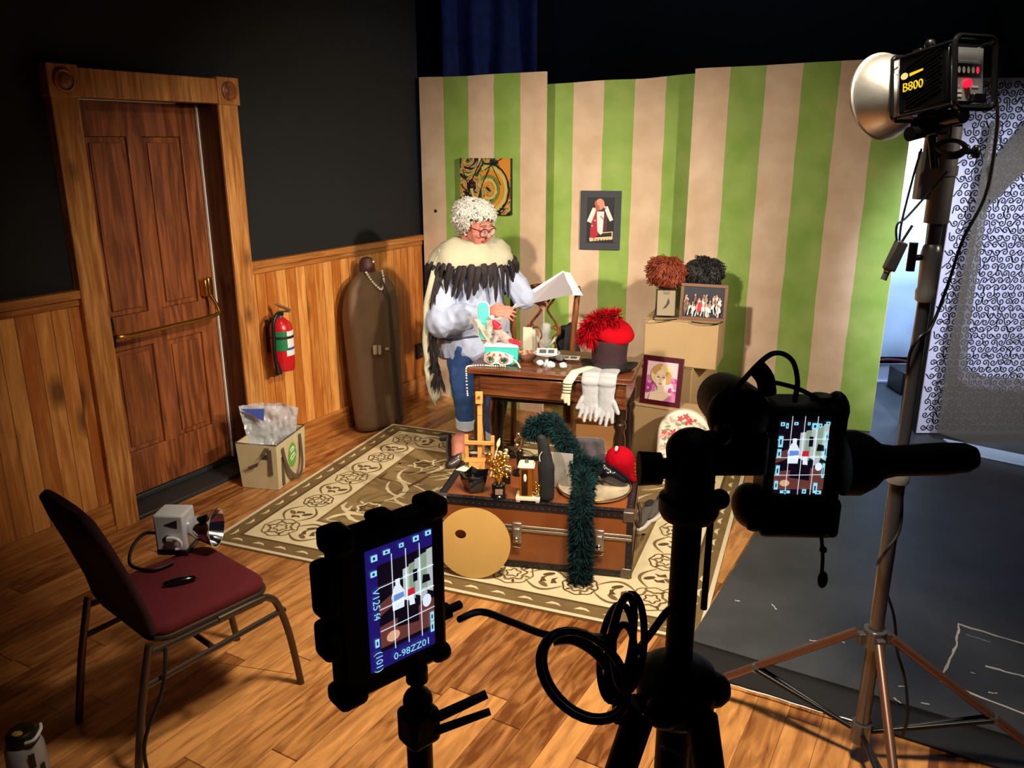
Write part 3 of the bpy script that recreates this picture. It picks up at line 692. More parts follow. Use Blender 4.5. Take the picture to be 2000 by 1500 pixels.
for k, (x, z, _) in enumerate(B):
    hw = SW/2-(.0 if k < 4 else (.03 if k == 4 else .08)); th = .022 if k < 5 else .012
    ring_ = []
    for j in range(20):
        a = 2*PI*j/20; cx = math.copysign(abs(math.cos(a))**.5, math.cos(a)); cy = math.copysign(abs(math.sin(a))**.6, math.sin(a))
        ring_.append((x+th*cy, SW/2+hw*cx, z+.12*th*cy))
    rings.append(ring_)
bk.loft(rings); obj('backrest', bk, mat('burgundy_shaded', (46, 5, 14), .9, var=.2, scale=60, bump=.12, bscale=200), t, sharp=60)  # same upholstery as the seat, shade of the back put into its colour
CM = Matrix.Translation((cA.x, cA.y, 0)) @ RZ(rz)
def CH(x, y, z): return CM @ Vector((x, y, z))
# flash unit lying on the seat
o0 = on(338, 1085, CZ+.02); SZ = CZ+.022
t = thing('studio_flash', 'white studio flash with chrome dish lying on the burgundy chair', 'studio flash', (o0.x, o0.y, SZ), math.radians(-2))
m = MB().bx(-.058, .052, -.0, .10, .0, .155); obj('housing', m, mat('flash_white', (226, 226, 230), .35, coat=.2), t, bevel=.008)
v = MB(); MV = Matrix(((1, 0, 0, 0), (0, 0, -1, -.0012), (0, 1, 0, 0), (0, 0, 0, 1)))
v.poly([(-.022, .118), (.028, .105), (.030, .138)], MV); obj('marking', v, mat('flash_mark', (44, 44, 48), .5), t); v = MB(); v.poly([(-.03, .066), (-.03, .05), (.02, .056), (.02, .072), (-.012, .078)], MV); obj('marking', v, mat('flash_mark', (44, 44, 48)), t)
obj('handle', MB().tube(smoothpath([(.012, -.01, .07), (.03, -.014, .07), (.042, -.014, .055), (.038, -.014, .035), (.02, -.014, .03)], 6), .006, 8).bx(-.01, .02, -.016, -.001, .062, .075), white, t)
obj('base_trim', MB().bx(-.056, .056, -.004, .104, .0, .022), mat('flash_black', (22, 20, 24), .4), t, bevel=.004)
obj('reflector', MB().lathe([(.022, 0), (.034, .012), (.05, .04), (.062, .075), (.07, .098), (.073, .1), (.070, .1), (.060, .078), (.046, .04), (.03, .014), (.0, .006)], (.05, .05, .088), (1, 0, 0), 32), chrome, t)
obj('reflector_collar', MB().cyl((.045, .05, .088), (.062, .05, .088), .03, .03, 20), chrome, t)
tag(obj('power_cord', MB().tube(smoothpath([(o0.x-.05, o0.y+.03, SZ+.07), (o0.x-.10, o0.y+.02, SZ+.075), (o0.x-.125, o0.y-.03, SZ+.05), (o0.x-.11, o0.y-.09, SZ+.01), (o0.x-.02, o0.y-.12, SZ+.008), (o0.x+.03, o0.y-.07, SZ+.008)], 8), .006, 8), blackp), 'black power cord looping off the white flash on the chair', 'cord')
p = on(352, 1140, SZ); rm = MB().sph((0, 0, .012), (.055, .016, .012), 20, 10, R=Matrix.Rotation(.45, 3, 'Z')); o = obj('remote', rm, mat('gloss_black', (10, 10, 11), .15, coat=.6), None); o.location = p; tag(o, 'small glossy black handset lying on the burgundy seat', 'remote')
P_ = smoothpath([CH(.02, -.015, .40), CH(-.02, -.05, .30), CH(-.10, -.06, .16), CH(-.11, -.07, .03), CH(-.14, -.13, .008), CH(-.3, -.2, .008)], 8)
tag(obj('power_cord', MB().tube(P_, .006, 8), blackp), 'thin black cord trailing from the burgundy chair to the floor', 'cord')
# can on the floor, front left
p = on(66, 1545); t = thing('flask', 'dented white flask with black cap on the floor, lower left corner', 'flask', p)
m = MB().lathe([(.0, 0), (.05, 0), (.055, .01), (.056, .10), (.052, .17), (.044, .185), (.0, .186)], n=28); obj('body', wrinkle(m, .004, 20), mat('can_white', (176, 176, 178), .4, .3, var=.1), t)
obj('cap', MB().lathe([(.043, .185), (.045, .19), (.043, .215), (.034, .225), (.0, .226)], n=24), blackp, t)
obj('handle', MB().tube(smoothpath([(.03, -.035, .205), (.055, -.03, .215), (.058, .0, .225), (.04, .03, .22)], 6), .005, 8), white, t)
obj('spout', MB().sph((.0, -.02, .226), (.016, .012, .006)), mat('mustard', (170, 140, 50), .5), t)
mk = MB()
for (a_, z, wd, hh) in ((-.9, .12, .3, .05), (-.4, .09, .25, .03), (-.5, .03, .4, .035), (-.1, .06, .2, .02)):
    pts = []
    for k in range(5):
        q = a_+wd*k/4; pts.append((.0585*math.cos(q), .0585*math.sin(q)))
    for k in range(4): mk.add([(*pts[k], z), (*pts[k+1], z), (*pts[k+1], z+hh), (*pts[k], z+hh)], [(0, 1, 2, 3)])
obj('print', mk, blackp, t)
# ------------------------------------------------------------------ writing desk
DZ = .74; dO = on(914, 718, DZ); dR = on(1229, 742, DZ); dx = dR-dO; DL = dx.length; DRZ = math.atan2(dx.y, dx.x); DD = .47
deskwood = wood('deskwood', (74, 36, 18), (132, 76, 42), .32, (1.2, 12, 12), laxis=0, bump=.06, coat=.35)
darkleg = mat('darkleg', (44, 24, 18), .3, var=.2, coat=.3)
t = thing('writing_desk', 'old dark brown writing desk with a sloping lid edge, crowded with stage props', 'desk', (dO.x, dO.y, 0), DRZ)
obj('top', MB().bx(-.01, DL+.01, 0, DD, DZ-.022, DZ).bx(-.018, DL+.018, -.008, DD, DZ-.03, DZ-.02), deskwood, t, bevel=.004)
obj('apron', MB().bx(.02, DL-.02, .03, .05, .575, DZ-.03).bx(.02, .04, .03, DD-.02, .575, DZ-.03).bx(DL-.04, DL-.02, .03, DD-.02, .575, DZ-.03).bx(.02, DL-.02, DD-.04, DD-.02, .575, DZ-.03), deskwood, t, bevel=.003)
obj('drawer', MB().bx(.06, DL-.12, .016, .034, .59, DZ-.045), deskwood, t, bevel=.003)
obj('side_block', MB().bx(DL-.085, DL-.015, .012, .034, .57, DZ-.03).bx(DL-.072, DL-.03, .006, .014, .60, DZ-.06), deskwood, t, bevel=.003)
for (x, y) in ((.045, .05), (DL-.045, .05), (.045, DD-.05), (DL-.045, DD-.05)):
    pr = [(.0, 0), (.016, 0), (.022, .02), (.022, .06), (.016, .075), (.026, .10), (.032, .14), (.022, .17), (.030, .22), (.034, .30), (.032, .40), (.024, .44), (.034, .46), (.034, .48), (.026, .49), (.034, .51), (.034, .58), (.0, .58)]
    obj('leg', MB().lathe(pr, (x, y, 0), n=20), darkleg, t)
arch = MB(); ptsA = [(.45, .0), (.45, -.10)]
obj('knee_bracket', MB().prism([(DL-.08, .575), (DL-.08, .44), (DL-.13, .455), (DL-.22, .50), (DL-.36, .545), (DL-.5, .565), (DL-.5, .575)], .02, Matrix(((1, 0, 0, 0), (0, 0, -1, DD-.05), (0, 1, 0, 0), (0, 0, 0, 1)))), darkleg, t)
def DK(px, py): return on(px, py, DZ)
cream = mat('cream', (214, 206, 184), .5, var=.06); silk = mat('white_glove', (172, 173, 176), .75, var=.05, bump=.15, bscale=120)
teal = mat('teal', (64, 186, 178), .35, coat=.2); gold = mat('gold', (222, 176, 84), .25, 1.0); dkb = mat('blackcloth', (18, 18, 22), .8, var=.2)
# teal case with open lid
p = DK(947, 712); rz = math.radians(-6)
t = thing('teal_case', 'small teal case with white rim, its rounded lid open, on the left of the desk', 'case', p, rz)
m = MB(); outline = [(0, .105), (0, .03), (.006, .012), (.025, .0), (.15, .0), (.172, .012), (.18, .03), (.18, .105)]
m.prism(outline, .10, Matrix(((1, 0, 0, 0), (0, 0, 1, 0), (0, 1, 0, 0), (0, 0, 0, 1)))); obj('base', m, teal, t, bevel=.003)
obj('rim', MB().bx(-.003, .183, -.004, .104, .098, .112), white, t, bevel=.003)
lm = MB(); lo = superrect(.060, .20, .028, 6); lm.prism(lo, .02, TR(-.015, .09, .225) @ RX(math.radians(78)) @ RZ(math.radians(4)))
obj('lid', lm, teal, t, bevel=.003)
obj('lid_rim', MB().tube([TR(-.015, .09, .225) @ RX(math.radians(78)) @ RZ(math.radians(4)) @ Vector((q[0]*1.05, q[1]*1.02, .01)) for q in lo], .004, 8, closed=True), white, t)
obj('hinge', MB().cyl((-.03, .085, .118), (.02, .085, .118), .006, n=10), chrome, t)
# clown puppet in the case
tp = t; c0 = p+Vector((.10, .05, .112))
t = thing('clown_doll', 'limp clown doll with white pompom and red legs lying in the teal case', 'doll', c0)
fabric = mat('clown_grey', (170, 150, 146), .8, var=.25, scale=60); cred = mat('clown_red', (206, 26, 50), .7)
obj('body', blob([((-.03, 0, .06), .026, (.02, -.01, .02), .03), ((.02, -.01, .02), .022, (.05, -.02, .01), .016), ((-.03, 0, .06), .014, (-.05, -.03, .0), .012)], .005), fabric, t)
obj('hat', blob([((-.03, 0, .085), .024, (-.055, .0, .125), .008)], .004), cred, t); obj('pompom', MB().sph((-.06, .0, .14), .013), white, t)
for dy in (0, -.016): obj('leg', blob([((.03, -.01+dy, .02), .012, (.075, -.03+dy, .01), .011), ((.075, -.03+dy, .01), .013, (.09, -.05+dy, .0), .010)], .004), cred, t)
# crumpled cellophane beside it
t = thing('cellophane', 'crumpled clear cellophane tuft rising from the back of the teal case', 'cellophane', p+Vector((.012, .07, .10)))
m = MB(); rnd = random.Random(11)
for k in range(14):
    a = rnd.uniform(-1.4, 1.4); l = rnd.uniform(.06, .19); tw = rnd.uniform(.03, .055); b0 = Vector((rnd.uniform(-.02, .03), rnd.uniform(-.02, .02), 0)); d = Vector((math.sin(a)*.6, rnd.uniform(-.4, .4), 1)).normalized(); s = Vector((math.cos(a*3), math.sin(a*3), .2))
    n_ = 4; vs = []
    for j in range(n_+1):
        c = b0+d*l*j/n_+noise.noise_vector(Vector((k, j, 1)))*.012; vs += [c-s*tw*(.3+.7*j/n_)*.5, c+s*tw*(.3+.7*j/n_)*.5]
    m.add(vs, [(2*j, 2*j+1, 2*j+3, 2*j+2) for j in range(n_)])
o = obj('film', m, glass('cello_brown', (220, 205, 190), .5, .1), t, sharp=10); o.modifiers.new('so', 'SOLIDIFY').thickness = .001
# carnival mask
p = DK(972, 716); t = thing('carnival_mask', 'white carnival half mask with red tracery propped against the teal case', 'mask', p, DRZ)
hw, hh = .082, .085
def mask_pt(u, v_):      # u -1..1, v 0..1
    x = u*hw; z = v_*hh; y = -.03*(1-u*u)+.03*v_
    return Vector((x, y, z))
outl = []
for k in range(25): u = -1+2*k/24; outl.append((u, .62+.38*math.cos(u*1.35)*(1+.04*math.cos(u*9))))
low = []
for k in range(25): u = 1-2*k/24; low.append((u, .28-.22*math.cos(u*PI)*(abs(u) < .95)+.06 if abs(u) > .22 else .20+.3*(.22-abs(u))))
m = MB(); n = 24
def up(u): return .62+.38*math.cos(u*1.35)
def lo_(u): return .16+.22*abs(math.sin(u*2.2))*0+(.10 if abs(u) < .18 else 0)+.16*abs(u)**3
vs = []; fs = []; R_ = 8
for k in range(n+1):
    u = -1+2*k/n
    for j in range(R_+1): vs.append(mask_pt(u, lo_(u)+(up(u)-lo_(u))*j/R_))
for k in range(n):
    for j in range(R_):
        u = -1+2*(k+.5)/n; v_ = lo_(u)+(up(u)-lo_(u))*(j+.5)/R_
        e = ((abs(u)-.46)/.24)**2+((v_-.46)/.15)**2
        if e > 1: fs.append((k*(R_+1)+j, (k+1)*(R_+1)+j, (k+1)*(R_+1)+j+1, k*(R_+1)+j+1))
m.add(vs, fs); o = obj('face', m, cream, t, sharp=80); o.modifiers.new('so', 'SOLIDIFY').thickness = .003
tr = MB()
for s in (-1, 1):
    tr.tube([mask_pt(s*(.46+.27*math.cos(a)), .46+.18*math.sin(a))+Vector((0, -.003, 0)) for a in [2*PI*k/20 for k in range(20)]], .003, 6, closed=True)
    tr.tube([mask_pt(s*(.15+.2*k/6), .72+.16*math.sin(k*.9))+Vector((0, -.004, 0)) for k in range(7)], .003, 6); tr.tube([mask_pt(s*(.5+.06*k), .9-.1*k/2)+Vector((0, -.004, 0)) for k in range(5)], .0025, 6)
obj('tracery', tr, mat('tracery', (170, 66, 58), .5), t)
obj('ribbon', MB().tube(smoothpath([mask_pt(1, .5), (.11, .0, .03), (.13, -.01, .005)], 5), .006, 6, flat=.4), cream, t)
# pearls trailing over the left edge
e = Vector((dO.x, dO.y, 0)); dl = lambda x, y, z: Vector((dO.x, dO.y, 0))+Vector((math.cos(DRZ)*x-math.sin(DRZ)*y, math.sin(DRZ)*x+math.cos(DRZ)*y, z))
beads('pearl_necklace', 'pearl string draped off the front left corner of the desk', 'necklace', [dl(.19, .06, DZ+.006), dl(.12, .05, DZ+.006), dl(.06, .045, DZ+.006), dl(.015, .02, DZ+.006), dl(-.004, -.012, DZ+.004), dl(-.004, -.017, .70), dl(-.0, -.017, .60), dl(.004, -.016, .58)], .0052, 'necklaces on the desk')
# bowl, cards, dish, crystal, pearls
p = DK(1030, 708); wooden = wood('bowlwood', (120, 70, 50), (196, 142, 112), .4, (4, 4, 20), laxis=2, bump=.03)
t = thing('wooden_bowl', 'pinkish wooden bowl with a spout beside the teal case', 'bowl', p+Vector((0, .04, 0)))
obj('bowl', MB().lathe([(.0, 0), (.03, 0), (.05, .02), (.06, .045), (.056, .048), (.046, .024), (.0, .012)], n=28), wooden, t); obj('handle', blob([((-.035, -.01, .05), .012, (-.075, -.02, .062), .009), ((-.075, -.02, .062), .009, (-.05, .01, .055), .008)], .004), mat('orangewood', (190, 118, 50), .4), t)
cw = mat('card_white', (238, 236, 228), .6); cdark = mat('card_photo', (88, 84, 80), .5)
def card(label, px, py, w_, h_, rz, z=0, tilt=0):
    t = thing('photo_card', label, 'photo card', DK(px, py)+Vector((0, 0, z)), rz)
    M = RX(tilt); obj('card', MB().prism([(-w_/2, -h_/2), (w_/2, -h_/2), (w_/2, h_/2), (-w_/2, h_/2)], .003, M), cw, t)
    q = MB(); q.poly([(-w_*.38, -h_*.32, .0035), (-.003, -h_*.32, .0035), (-.003, h_*.3, .0035), (-w_*.38, h_*.3, .0035)], M); q.poly([(.006, -h_*.3, .0035), (w_*.36, -h_*.3, .0035), (w_*.36, h_*.28, .0035), (.006, h_*.28, .0035)], M); obj('photo', q, cdark, t)
p = DK(1118, 703); t = thing('leather_folder', 'flat brown leather folder lying at the back of the desk under a photo card', 'folder', p+Vector((0, .06, .001)), DRZ)
obj('cover', MB().prism(superrect(.25, .19, .02), .012), mat('leather', (110, 72, 48), .45, var=.1), t, bevel=.002)
card('white photo card lying on the brown leather folder', 1112, 704, .115, .075, DRZ+.08, .0145)
p = DK(1068, 714); cry = mat('crystal', (236, 238, 240), .04, trans=.2, coat=.5)
t = thing('cake_stand', 'small glass pedestal dish holding a photo card', 'dish', p+Vector((0, .02, 0)))
obj('foot', MB().lathe([(.0, 0), (.035, 0), (.03, .008), (.01, .015), (.009, .045), (.02, .055), (.0, .056)], n=20), cry, t); obj('plate', MB().lathe([(.0, .055), (.04, .056), (.072, .064), (.074, .068), (.04, .062), (.0, .06)], n=28), mat('porcelain', (226, 222, 212), .2, coat=.4), t)
card('white photo card balanced on the glass pedestal dish', 1068, 714, .11, .07, DRZ+.2, .077, .25)
t = thing('glass_vase', 'tall clear glass vase standing in front of the carved chair back', 'vase', DK(1067, 690)+Vector((0, .05, 0)))
obj('glass', MB().lathe([(.0, 0), (.045, .0), (.05, .012), (.024, .03), (.02, .05), (.026, .10), (.028, .15), (.022, .165), (.018, .165), (.022, .145), (.02, .09), (.014, .05), (.0, .04)], n=24), glass('vase_glass', (205, 208, 210), .28, .05), t)
lf = MB(); 
for a in (.3, 1.5, 2.7, 3.9, 5.1): lf.add([(.02*math.cos(a), .02*math.sin(a), .02), (.05*math.cos(a+.3), .05*math.sin(a+.3), .06), (.06*math.cos(a), .06*math.sin(a), .085), (.05*math.cos(a-.3), .05*math.sin(a-.3), .06)], [(0, 1, 2, 3)])
o = obj('petal_collar', lf, white, t); o.modifiers.new('so', 'SOLIDIFY').thickness = .002
t = thing('folded_letter', 'cream folded letter standing on end behind the bowl', 'letter', DK(1031, 690)+Vector((0, .06, 0)), DRZ)
obj('paper', MB().bx(-.028, .028, -.003, .0, 0, .14).hexa([(.024, 0, 0), (.04, .03, 0), (.041, .03, 0), (.028, 0, 0)], [(.018, 0, .13), (.036, .03, .12), (.037, .03, .12), (.022, 0, .13)]), cream, t, bevel=.001)
rnd = random.Random(4)
for k, (px, py, s, lab) in enumerate([(1055, 717, .022, 'faceted crystal lump leftmost in front of the pedestal dish'), (1075, 722, .026, 'largest faceted crystal lump at the front edge of the desk'), (1094, 708, .026, 'round crystal ornament right of the pedestal dish'), (1100, 722, .022, 'flat crystal lump beside the striped cream glove')]):
    bm = bmesh.new(); bmesh.ops.create_icosphere(bm, subdivisions=2, radius=s)
    for v in bm.verts: v.co *= 1+.22*noise.noise(v.co*60+Vector((k, 0, 0))); v.co.z = v.co.z*.75+s*.7
    me = bpy.data.meshes.new('crystal'); bm.to_mesh(me); bm.free(); o = obj('crystal_ornament', me, cry); o.location = DK(px, py)+Vector((0, .02, .004)); tag(o, lab, 'ornament', 'crystal ornaments on the desk')
# gloves
def glove_caps(L=.20, spread=.0, thick=.5, bent=0):
    """glove hanging fingers down from the origin, palm in xz, y thickness"""
    c = [((0, 0, 0), (.052, .016, .01), (0, 0, -L*.55), (.044, .016, .02)), ((0, 0, -L*.55), (.044, .016, .02), (.0, 0, -L), (.046, .015, .02))]
    for k, (x, l) in enumerate(((-.036, .062), (-.013, .078), (.011, .074), (.033, .056))):
        a = (k-1.5)*.10+spread; b = Vector((x, -.002*k, -L)); e_ = b+Vector((math.sin(a)*l, -.012*bent*(k % 2+1), -math.cos(a)*l)); c.append((b, .0125, e_, .0095))
    c.append(((-.04, 0, -L*.72), .014, (-.066, -.01, -L*.72-.055), .011)); return c
def glove(name, label, base, rz, caps, m, mirror=False, lines=None):
    M = Matrix.Translation(base) @ RZ(rz)
    if mirror: M = M @ Matrix.Diagonal((-1, 1, 1, 1))
    me = blob(caps, .0045, 3, .0012, 30)
    me.transform(M); 
    if mirror: me.flip_normals()
    o = obj(name, me, m); return tag(o, label, 'glove', 'gloves hanging off the desk')
top_ = lambda px: DK(px, 741)
g0 = dl(.655, -.038, DZ+.0); 
def drape_caps(): 
    return [((0, .12, .018), (.05, .03, .012), (0, .03, .016), (.052, .02, .012)), ((0, .03, .016), (.052, .012, .012), (0, -.012, -.02), (.052, .010, .02))]
glove('glove', 'left-hand white glove of the pair hanging over the front of the desk', dl(.672, -.012, DZ-.003), DRZ+.05, drape_caps()+glove_caps(.15, -.12, bent=1), silk)
glove('glove', 'right-hand white glove of the pair hanging over the front of the desk', dl(.756, -.012, DZ-.003), DRZ-.02, drape_caps()+glove_caps(.165, .14, bent=1), silk, True)
M = Matrix.Translation(dl(.555, -.01, DZ)) @ RZ(DRZ)
me = blob([((.09, .10, .02), (.032, .03, .012), (.03, .02, .018), (.028, .02, .012)), ((.03, .02, .018), (.028, .014, .012), (.0, -.02, -.03), (.028, .011, .02)), ((0, -.02, -.03), (.028, .011, .01), (-.005, -.022, -.10), (.022, .011, .01)), ((-.01, -.022, -.1), .010, (-.012, -.024, -.14), .007), ((.006, -.022, -.1), .010, (.008, -.024, -.15), .008), ((-.02, -.022, -.08), .008, (-.03, -.022, -.12), .007)], .005, 3)
me.transform(M); gl = obj('glove', me, mat('cream_glove', (216, 208, 176), .5)); tag(gl, 'short cream glove with dark stitched lines drooping over the desk front', 'glove', 'gloves hanging off the desk')
ln = MB()
for z in (-.035, -.052, -.068, -.084): ln.tube([M @ Vector((.028*math.cos(a)-.003, -.021-.0135*abs(math.sin(a)), z)) for a in [PI*k/10 for k in range(11)]], .0018, 6)
obj('stitching', ln, dkb, gl)
# top hat and red feather hat
p = DK(1190, 722)+Vector((.0, .02, .0)); t = thing('top_hat', 'black top hat with dusky crown standing on the right end of the desk', 'hat', p+Vector((0, 0, .001)), DRZ)
prof = [(.0, .0), (.08, .0), (.092, .004)]
m = MB(); rings = []
for r, h, lift in ((.085, .004, 0), (.125, .0, .004), (.155, .0, .03), (.158, .006, .032), (.126, .010, .004), (.092, .012, 0)):
    rings.append([(r*.98*math.cos(2*PI*k/36), r*.80*math.sin(2*PI*k/36), h+lift*(math.cos(2*PI*k/36)**2)) for k in range(36)])
m.loft(rings, caps=False); obj('brim', m, mat('hat_black', (20, 18, 20), .6, var=.2, spec=.3), t, sharp=70)
obj('crown', MB().lathe([(.094, .008), (.092, .05), (.096, .12), (.104, .158), (.102, .165), (.0, .168)], n=36), mat('hat_crown', (50, 24, 30), .85, var=.35, scale=120, bump=.3, bscale=300), t, sharp=70)
obj('hat_band', MB().lathe([(.0955, .010), (.0965, .045), (.094, .046), (.093, .01)], n=36, caps=False), mat('hat_band', (40, 34, 36), .5), t)
q = p+Vector((-.012, .0, .168)); t = thing('feather_hat', 'bright red felt hat with red feather spray on top of the black top hat', 'hat', q, DRZ)
redfelt = mat('red_felt', (160, 2, 16), .9, var=.06, spec=.1); redf = mat('red_feather', (160, 3, 18), .9, spec=.1)
Rr = Matrix.Rotation(.40, 3, 'X') @ Matrix.Rotation(.20, 3, 'Y')
m = MB(); rings = []
for r, h in ((.001, .048), (.05, .046), (.082, .034), (.098, .012), (.104, -.002), (.100, -.008), (.06, -.003), (.001, .004)):
    rings.append([Vector((.03, 0, .035))+Rr @ Vector((r*1.08*math.cos(2*PI*k/36), r*math.sin(2*PI*k/36), h)) for k in range(36)])
m.loft(rings); obj('crown', m, redfelt, t, sharp=80)
m = MB(); tufts(m, [(-.09, -.06, .02), (-.085, -.05, .07), (-.03, -.03, .105), (.05, -.0, .11)], .030, 1300, .050, .0055, 3, .3)
tufts(m, [(-.10, -.07, .0), (-.08, -.06, .06)], .025, 500, .05, .0055, 8, 1.0)
obj('feathers', m, redf, t, recalc=False); 
m = MB(); tufts(m, [(-.06, -.02, .09), (-.05, -.02, .115)], .006, 10, .045, .006, 3, -.6); obj('quill', m, mat('quill', (92, 66, 50), .7), t, recalc=False)

# ------------------------------------------------------------------ carved chair behind the desk
p = at(1060, 700, 4.95); t = thing('side_chair', 'carved mahogany side chair behind the desk with papers laid over its top rail', 'chair', (p.x, p.y, 0), math.radians(-12))
mah = wood('mahogany', (78, 36, 18), (160, 92, 48), .3, (12, 12, 1.2), laxis=2, bump=.05, coat=.4)
def rail2(mb, pts, r, flat=.55): mb.tube(smoothpath(pts, 6), r, 10, flat=flat)
for s in (-1, 1): 
    m = MB(); m.tube(smoothpath([(s*.19, .0, 0), (s*.185, -.01, .45), (s*.19, .0, .72), (s*.205, .05, 1.0), (s*.212, .06, 1.035)], 6), .019, 10); obj('back_post', m, mah, t)
    obj('leg', MB().tube(smoothpath([(s*.22, -.42, .44), (s*.225, -.43, .3), (s*.215, -.42, .15), (s*.225, -.43, 0)], 5), [.026]*6+[.02]*5+[.015]*5, 10), mah, t)
m = MB(); rail2(m, [(-.215, .06, 1.035), (-.13, .065, 1.03), (0, .07, 1.05), (.13, .065, 1.03), (.215, .06, 1.035)], .022); obj('top_rail', m, mah, t)
m = MB()
for s in (-1, 1):
    rail2(m, [(s*.075, .06, 1.03), (s*.055, .05, .96), (s*.02, .04, .90), (s*.075, .03, .82), (s*.095, .02, .76), (s*.06, .015, .72), (s*.085, .01, .66), (s*.07, .0, .56), (s*.06, 0, .49)], .013)
    rail2(m, [(s*.02, .06, 1.03), (s*.03, .05, .97), (s*.0, .04, .92)], .010); rail2(m, [(s*.10, .02, .77), (s*.04, .02, .79), (s*.01, .02, .74), (s*.03, .01, .68), (0, .01, .62)], .010)
    rail2(m, [(s*.06, .02, .80), (s*.10, .02, .80), (s*.105, .02, .755), (s*.08, .02, .75)], .009)
obj('splat', m, mah, t)
obj('seat', MB().prism([(-.19, 0), (-.235, -.45), (.235, -.45), (.19, 0)], .05, TR(0, 0, .435)), mat('seat_dark', (44, 30, 30), .8), t, bevel=.012)
# papers over the rail
m = MB()
A = [at(1000, 603, 4.72), at(1100, 532, 4.84), at(1118, 575, 4.86), at(1042, 592, 4.74)]
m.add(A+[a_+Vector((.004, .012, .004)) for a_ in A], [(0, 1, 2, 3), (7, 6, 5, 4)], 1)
B_ = [at(1000, 601, 4.735), at(1098, 529, 4.86), at(1113, 532, 4.88), at(1019, 585, 4.74)]
m.add([at(1000, 602, 4.73), at(1018, 580, 4.77), at(1100, 529, 4.86), at(1102, 533, 4.845)], [(0, 1, 2, 3)], 0)
m.add([at(1100, 530, 4.85), at(1113, 533, 4.90), at(1138, 577, 4.93), at(1116, 577, 4.87)], [(0, 1, 2, 3)], 0)
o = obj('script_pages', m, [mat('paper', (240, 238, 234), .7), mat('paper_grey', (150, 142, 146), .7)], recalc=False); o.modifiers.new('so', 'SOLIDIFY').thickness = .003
tag(o, 'sheaf of white script pages propped on the carved chair and held by the woman', 'papers')
# dark garment over the chair's right side
p = at(1108, 690, 4.98)
tag(obj('draped_jacket', blob([((p.x-.06, p.y+.06, .52), .05, (p.x-.02, p.y+.08, .76), .03), ((p.x+.06, p.y+.06, .52), .05, (p.x+.03, p.y+.08, .78), .03)], .012, 6, .008, 14), dkb), 'black jacket hung at the side of the carved chair', 'jacket')

# ------------------------------------------------------------------ beige blocks, wigs and pictures
beige = mat('block_beige', (192, 160, 116), .7, var=.05, scale=5)
def block(label, p, rz, w_, d_, h_, z=0):
    t = thing('stage_block', label, 'box', (p[0], p[1], z), rz, 'beige stage blocks')
    obj('panel', MB().bx(0, w_, 0, d_, 0, h_), beige, t, bevel=.006)
    e_ = .004
    obj('lid', MB().bx(-e_, w_+e_, -e_, d_+e_, h_, h_+.006), beige, t, bevel=.002); return t
rb = math.radians(-22)
b1 = block('upper beige block holding the wigs and two small pictures', (.835, 4.985), rb, .455, .33, .288, .552)
b2c = Vector((1.125, 4.862, 0)); r2 = math.radians(-34); b2o = b2c-Vector((math.cos(r2), math.sin(r2), 0))*.42
block('lower beige block at the back, under the one with wigs', b2o, r2, .42, .46, .545)
b3 = block('beige block on the floor holding the portrait of a blonde woman', (.735, 4.745), math.radians(-28), .46, .165, .355)
zt = .552+.294
def wig(label, px, py, Y, m_, R_, seed, col2):
    c = at(px, py, Y); t = thing('wig', label, 'wig', (c.x, c.y, zt+.0005), 0, 'wigs on stands')
    obj('stand', MB().lathe([(.0, 0), (.055, 0), (.055, .008), (.012, .02), (.012, c.z-zt-.05), (.05, c.z-zt-.02), (.0, c.z-zt)], n=20), dkb, t)
    cz = c.z-zt
    me = blob([((0, 0, cz+.005), R_*.97, (.0, 0, cz-.02), R_*.95), ((-.02, -.01, cz-.02), R_*.85, (.01, 0, cz-.05), R_*.75)], .008, 3, .006, 16); obj('cap', me, m_, t)
    h = MB(); rnd = random.Random(seed); c0 = Vector((0, 0, cz))
    for k in range(1100):
        z = rnd.uniform(-.7, 1); a = rnd.uniform(0, 2*PI); rr = math.sqrt(max(0, 1-z*z)); o_ = Vector((rr*math.cos(a), rr*math.sin(a), z))
        fl = (o_-Vector((.25, .1, 1))).normalized(); fl = (fl-o_*fl.dot(o_)).normalized(); d_ = (fl+o_.cross(fl)*rnd.uniform(-.4, .4)).normalized(); l = rnd.uniform(.35, .85); ph = rnd.uniform(0, 6); q = []
        lump = 1+.30*noise.noise(o_*1.9+Vector((seed*5, 0, 0)))
        for j_ in range(6):
            t_ = j_/5; v = (o_+d_*l*t_+o_.cross(d_)*.06*math.sin(t_*5+ph)).normalized(); wv_ = 1+.10*max(0, -v.z+.3); q.append(c0+Vector((v.x*wv_, v.y*wv_, max(v.z, -.62)*.93))*R_*lump*(1.0+.08*math.sin(PI*t_)+(.32*rnd.random()**2 if t_ > .7 else 0)))
        h.tube(q, [.0018, .0036, .0042, .0038, .0028, .0006], 5)
    obj('curls', h, col2, t, sharp=80)
wig('auburn curly wig on a stand behind the small brown picture', 1303, 532, 5.07, mat('auburn', (104, 38, 18), .55, var=.4, scale=40), .098, 1, mat('auburn2', (140, 58, 28), .5, var=.4, scale=60))
wig('black curly wig on a stand behind the framed group photo', 1374, 532, 5.08, mat('wigblack', (18, 17, 18), .5, var=.3), .10, 2, mat('wigblack2', (34, 33, 34), .45, var=.3))
